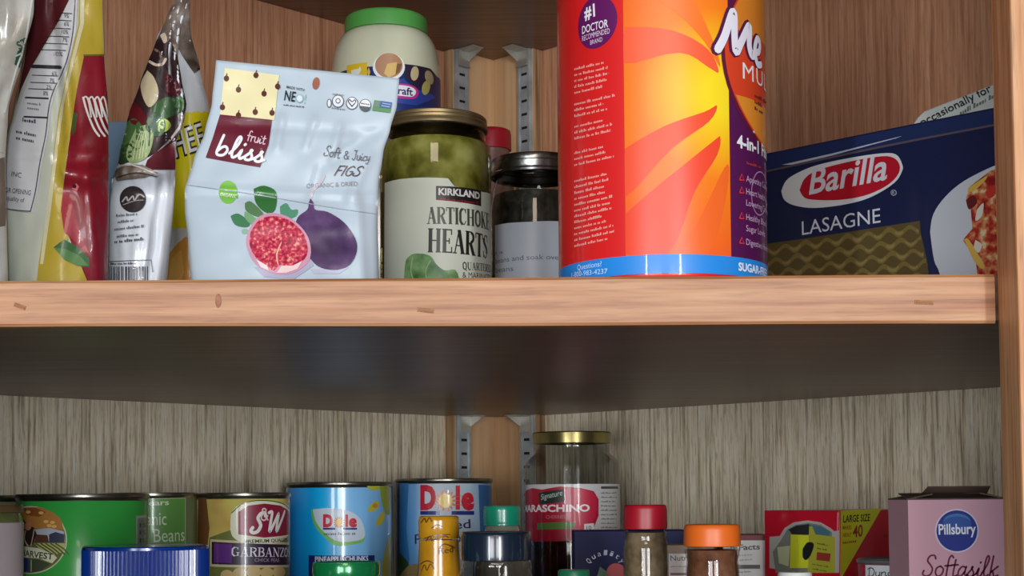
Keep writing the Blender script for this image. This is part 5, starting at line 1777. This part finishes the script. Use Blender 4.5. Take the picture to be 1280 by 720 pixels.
def spice_jar(label, cx, rp, Y, ytop, ycap, colcap, namecap, contents, m_cont, wide):
    t, S = cylthing('spice_jar', label, 'jar', cx, rp, Y, ZL)
    r = S.r
    z_t, z_b = height_of(S, cx, ytop), height_of(S, cx, ycap)
    obj('cap', lathe([(r * .93, z_b), (r * .985, z_b + .0003), (r, z_b + .0015), (r * .985, z_t - .003), (r * .96, z_t - .0008), (r * .9, z_t), (0, z_t)], 120, ridge=(60, .0002), z_range=(z_b + .001, z_t - .0029)), mat(namecap, colcap, 0.4), t, True, R(50))
    obj('glass', lathe([(0, .001), (r * wide * .95, 0), (r * wide * 1.04, .003), (r * wide * 1.04, z_b - .014), (r * wide, z_b - .008), (r * .93, z_b - .0055), (r * .96, z_b - .0035), (r * .97, z_b - .002), (r * .88, z_b - .0012), (r * .86, z_b + .001)], 56), glass('clear_spice_glass'), t, True, R(50))
    obj(contents, lathe([(0, .003), (r * wide * .94, .003), (r * wide * .99, .006), (r * wide * .99, z_b - .0145), (r * wide * .95, z_b - .009), (r * .88, z_b - .006), (r * .85, z_b - .002), (0, z_b - .002)], 48), m_cont, t, True, R(50))


m_tan = speckle('tan_powder', [(96, 80, 58), (132, 114, 86), (150, 134, 108)], 120, 0.8)
m_rust = speckle('rust_powder', [(96, 56, 34), (128, 80, 52), (146, 104, 78)], 120, 0.8)
spice_jar('glass spice jar with a tall red cap and tan powder', 805.5, 27.5, 0.95, 631, 662, (160, 18, 36), 'red_spice_cap', 'powder', m_tan, 0.98)
spice_jar('glass spice jar with an orange cap and rust brown powder', 888.5, 35.5, 0.88, 656, 684, (226, 106, 30), 'orange_spice_cap', 'powder', m_rust, 0.90)

# ---- small green lid low in front of the navy carton
t, S = cylthing('condiment_jar', 'small jar with a dark green lid low in front of the navy carton', 'jar', 716, 20, 0.94, ZL)
r = S.r
z_t, z_b = height_of(S, 716, 713), height_of(S, 716, 730)
obj('lid', lathe([(r * .95, z_b), (r, z_b + .0003), (r, z_t - .001), (r * .94, z_t), (0, z_t)], 48), mat('dark_green_plastic', (22, 98, 70), 0.3), t, True, R(40))
obj('jar_body', lathe([(0, 0), (r, 0), (r * 1.05, .003), (r * 1.05, z_b - .006), (r * .9, z_b), (0, z_b)], 40), mat('brown_jar_glass', (70, 46, 30), 0.15, coat=0.6), t, True, R(50))
# ---- white lid low at the right
t, S = cylthing('condiment_jar', 'small jar with a flat white lid in front of the red and yellow box', 'jar', 991, 21, 0.84, ZL)
r = S.r
z_t, z_b = height_of(S, 991, 716), height_of(S, 991, 738)
obj('lid', lathe([(r * .95, z_b), (r, z_b + .0003), (r, z_t - .001), (r * .94, z_t), (0, z_t)], 48), mat('white_plastic', (206, 206, 204), 0.35), t, True, R(40))
obj('jar_body', lathe([(0, 0), (r, 0), (r * 1.05, .003), (r * 1.05, z_b - .006), (r * .9, z_b), (0, z_b)], 40), mat('brown_jar_glass', (70, 46, 30), 0.15, coat=0.6), t, True, R(50))

# ---- red and yellow carton, turned so two faces show
K0 = at(1050, 680, 1.0)
aL = R(-45)
Llen = 0.0600
hz = at(1050, 638, 1.0).z - ZL
dirL = Vector((math.cos(aL), math.sin(aL)))
Ol = Vector((K0.x, 1.0)) - dirL * Llen
m_rc = mat('red_card', (190, 16, 42), 0.32, coat=0.3)
t, S, b = boxthing('carton', 'red carton with a yellow large size triangle and arched picture panel', 'box', (Ol.x, Ol.y, ZL), aL, Llen, 0.125, hz, m_rc, 0.0006)
pr = Print(S)
pr.poly([(962, 671), (975, 670), (981, 660), (992, 653), (1010, 650.5), (1026, 653), (1038, 660), (1043, 664), (1049, 663), (1049, 716), (1000, 716), (962, 710)], (176, 172, 164), 1)
pr.poly([(976, 676), (984, 662), (995, 656), (1010, 653.5), (1026, 656), (1040, 665), (1042, 716), (970, 716), (966, 690)], (120, 124, 116), 2)
pr.poly([(986, 662), (996, 657), (1012, 655), (1012, 668), (992, 670)], (38, 38, 40), 3)
pr.poly([(1012, 656), (1026, 658), (1038, 665), (1036, 670), (1014, 668)], (70, 110, 124), 3)
pr.poly([(989, 668), (1012, 669), (1011, 710), (988, 710)], (206, 212, 40), 4)
pr.poly([(1012, 658), (1016, 658), (1020, 668), (1044, 671), (1044, 716), (1010, 716)], (168, 168, 52), 4)
pr.poly([(1004, 686), (1010, 678), (1018, 680), (1014, 694), (1008, 700), (1004, 696)], (20, 22, 20), 5, True)
pr.poly([(972, 684), (988, 682), (986, 708), (974, 704)], (186, 190, 150), 3)
pr.small((999, 704), (997, 674), 1, 0, 3.6, (60, 60, 20), 5, 17, 1.0, 0)
pr.small((1022, 680), (1042, 684), 2, 6, 2.4, (90, 88, 40), 5, 6)
pr.poly([(1022, 690), (1039, 692), (1038, 702), (1021, 700)], (150, 50, 40), 5)
pr.small((1016, 706), (1040, 710), 2, 6, 2.4, (110, 106, 44), 5, 7)
pr.line([(1047.5, 641), (1047, 664)], 1.6, (226, 130, 140), 2)
pr.build('carton_print', b)
S3 = Plane((K0.x, 1.0, ZL), R(45), ZL)
pr = Print(S3)
pr.poly([(1050.5, 638.5), (1102, 635.5), (1075, 682), (1052, 722), (1050.5, 722)], (206, 202, 40), 1)
pr.text('LARGE SIZE', (1053.5, 653), (1087, 651), 8.5, (26, 24, 20), 2, bold=0.02, shear=0.12)
pr.text('MAKES', (1053, 662), (1064, 661.5), 4.6, (176, 84, 30), 2, bold=0.02)
pr.text('ABOUT', (1053, 671), (1064, 670.5), 4.6, (176, 84, 30), 2, bold=0.02)
pr.small((1053, 680), (1070, 678), 1, 0, 4.2, (176, 84, 30), 2, 5, 1, 0)
pr.text('40', (1065.5, 672), (1078, 670), 14, (150, 40, 24), 2, bold=0.02, shear=0.12)
pr.small((1104, 672), (1115, 670.5), 1, 0, 5, (130, 40, 50), 2, 5, 1, 0)
pr.ell(1128, 668, 10, 21, (110, 60, 66), 1)
pr.ell(1128, 668, 7.5, 17, (70, 22, 30), 2)
pr.line([(1124, 672), (1130, 664), (1130, 676)], 2.0, (120, 76, 80), 3, sm=False)
o = pr.build('carton_print', b)
# the second face has its own frame: move the print from that frame to the carton's
Mw = Matrix.Translation((K0.x, 1.0, ZL)) @ Matrix.Rotation(R(45), 4, 'Z')
Mt = Matrix.Translation((Ol.x, Ol.y, ZL)) @ Matrix.Rotation(aL, 4, 'Z')
o.matrix_local = Mt.inverted() @ Mw

# ---- frosting tub
t, S = cylthing('frosting_tub', 'frosting tub with a dark lid and white label behind the pink box', 'tub', 1122, 53, 0.905, ZL)
r = S.r
z_t, z_b = height_of(S, 1110, 700), height_of(S, 1110, 704.5)
obj('tub_body', lathe([(0, .001), (r * .84, 0), (r * .86, .002), (r * .97, z_b), (0, z_b)], 56), mat('crimson_tub', (168, 20, 52), 0.35), t, True, R(40))
obj('lid', lathe([(r * .97, z_b - .0008), (r * 1.0, z_b), (r, z_t - .0006), (r * .97, z_t), (r * .93, z_t - .0008), (0, z_t - .0008)], 64), mat('smoky_lid', (92, 94, 96), 0.3), t, True, R(40))
S.r = r * .978
S.step = r * .12
pr = Print(S)
pr.poly([(1082, 706), (1110, 707), (1150, 706), (1150, 760), (1082, 760)], (206, 216, 220), 1)
pr.pen('Duncan', (1085, 720.5), (1134, 719), 10.5, 0.12, (70, 24, 34), 2, shear=0.1)
pr.build('label', t)

# ---- pink cake flour box with open flaps
PY = 0.80
P0, P1 = at(1135.5, 660, PY), at(1261.5, 660, PY)
hz = at(1198, 624.5, PY).z - ZL
W_ = P1.x - P0.x
O = (P0.x, PY, ZL)
m_pk = mat('pink_card', (206, 160, 176), 0.45)
m_in = speckle('shadowed_grey_card', [(84, 66, 56), (104, 84, 72)], 60, 0.8)  # grey card, with the shadow on the flaps put into its dark colour
D_ = 0.042
t = thing('flour_box', 'pink cake flour box with a round blue badge and open dark flaps', 'box', O)
bm = bmesh.new()
th = 0.0008
box(0, W_, 0, th, 0, hz, bm)
box(0, W_, D_ - th, D_, 0, hz, bm)
box(0, th, th, D_ - th, 0, hz, bm)
box(W_ - th, W_, th, D_ - th, 0, hz, bm)
box(th, W_ - th, th, D_ - th, 0, th, bm)
b = obj('carton', bm, m_pk, t)
S = Plane(O, 0.0, ZL)


def flap(p0, p1, ext, name='flap'):
    bm = bmesh.new()
    p0, p1, ext = Vector(p0), Vector(p1), Vector(ext)
    n_ = (p1 - p0).cross(ext).normalized() * 0.0007
    ins = (p1 - p0) * 0.04
    v = [p0, p1, p1 + ext - ins, p0 + ext + ins]
    a = [bm.verts.new(q) for q in v]
    c = [bm.verts.new(q + n_) for q in v]
    bm.faces.new(a)
    bm.faces.new(list(reversed(c)))
    for i in range(4):
        j = (i + 1) % 4
        bm.faces.new((a[i], c[i], c[j], a[j]))
    bmesh.ops.recalc_face_normals(bm, faces=bm.faces)
    return obj(name, bm, m_in, t)


flap((0.0, D_, hz), (0.0, 0.002, hz), (0.014, 0, 0.0026))
flap((W_, 0.002, hz), (W_, D_, hz), (-0.014, 0, 0.0030))
flap((W_, D_ - .0005, hz), (W_ * .3, D_ - .0005, hz), (0.002, -0.010, 0.0068))
flap((W_ * .02, 0.0015, hz), (W_ * .98, 0.0015, hz), (0.0, 0.030, 0.0030))
pr = Print(S)
pr.ell(1196, 663.5, 27.3, 27.3, (214, 206, 226), 1, n=40)
m_blu = mat('blue_badge', (38, 66, 156), 0.35)
pr.ell(1196, 663.5, 25.6, 25.6, (36, 54, 140), 2, n=40)
pr.ell(1196, 652, 17, 10, (70, 122, 176), 3, n=30)
pr.ell(1196, 655, 18, 9.5, (50, 88, 164), 4, n=30)
pr.text('Pillsbury', (1173, 668), (1219.5, 667), 12.5, (232, 236, 244), 5, bold=0.02)
pr.pen('Softasilk', (1152, 720), (1247, 721), 26, 0.085, (112, 26, 60), 3, shear=0.18)
pr.build('carton_print', b)
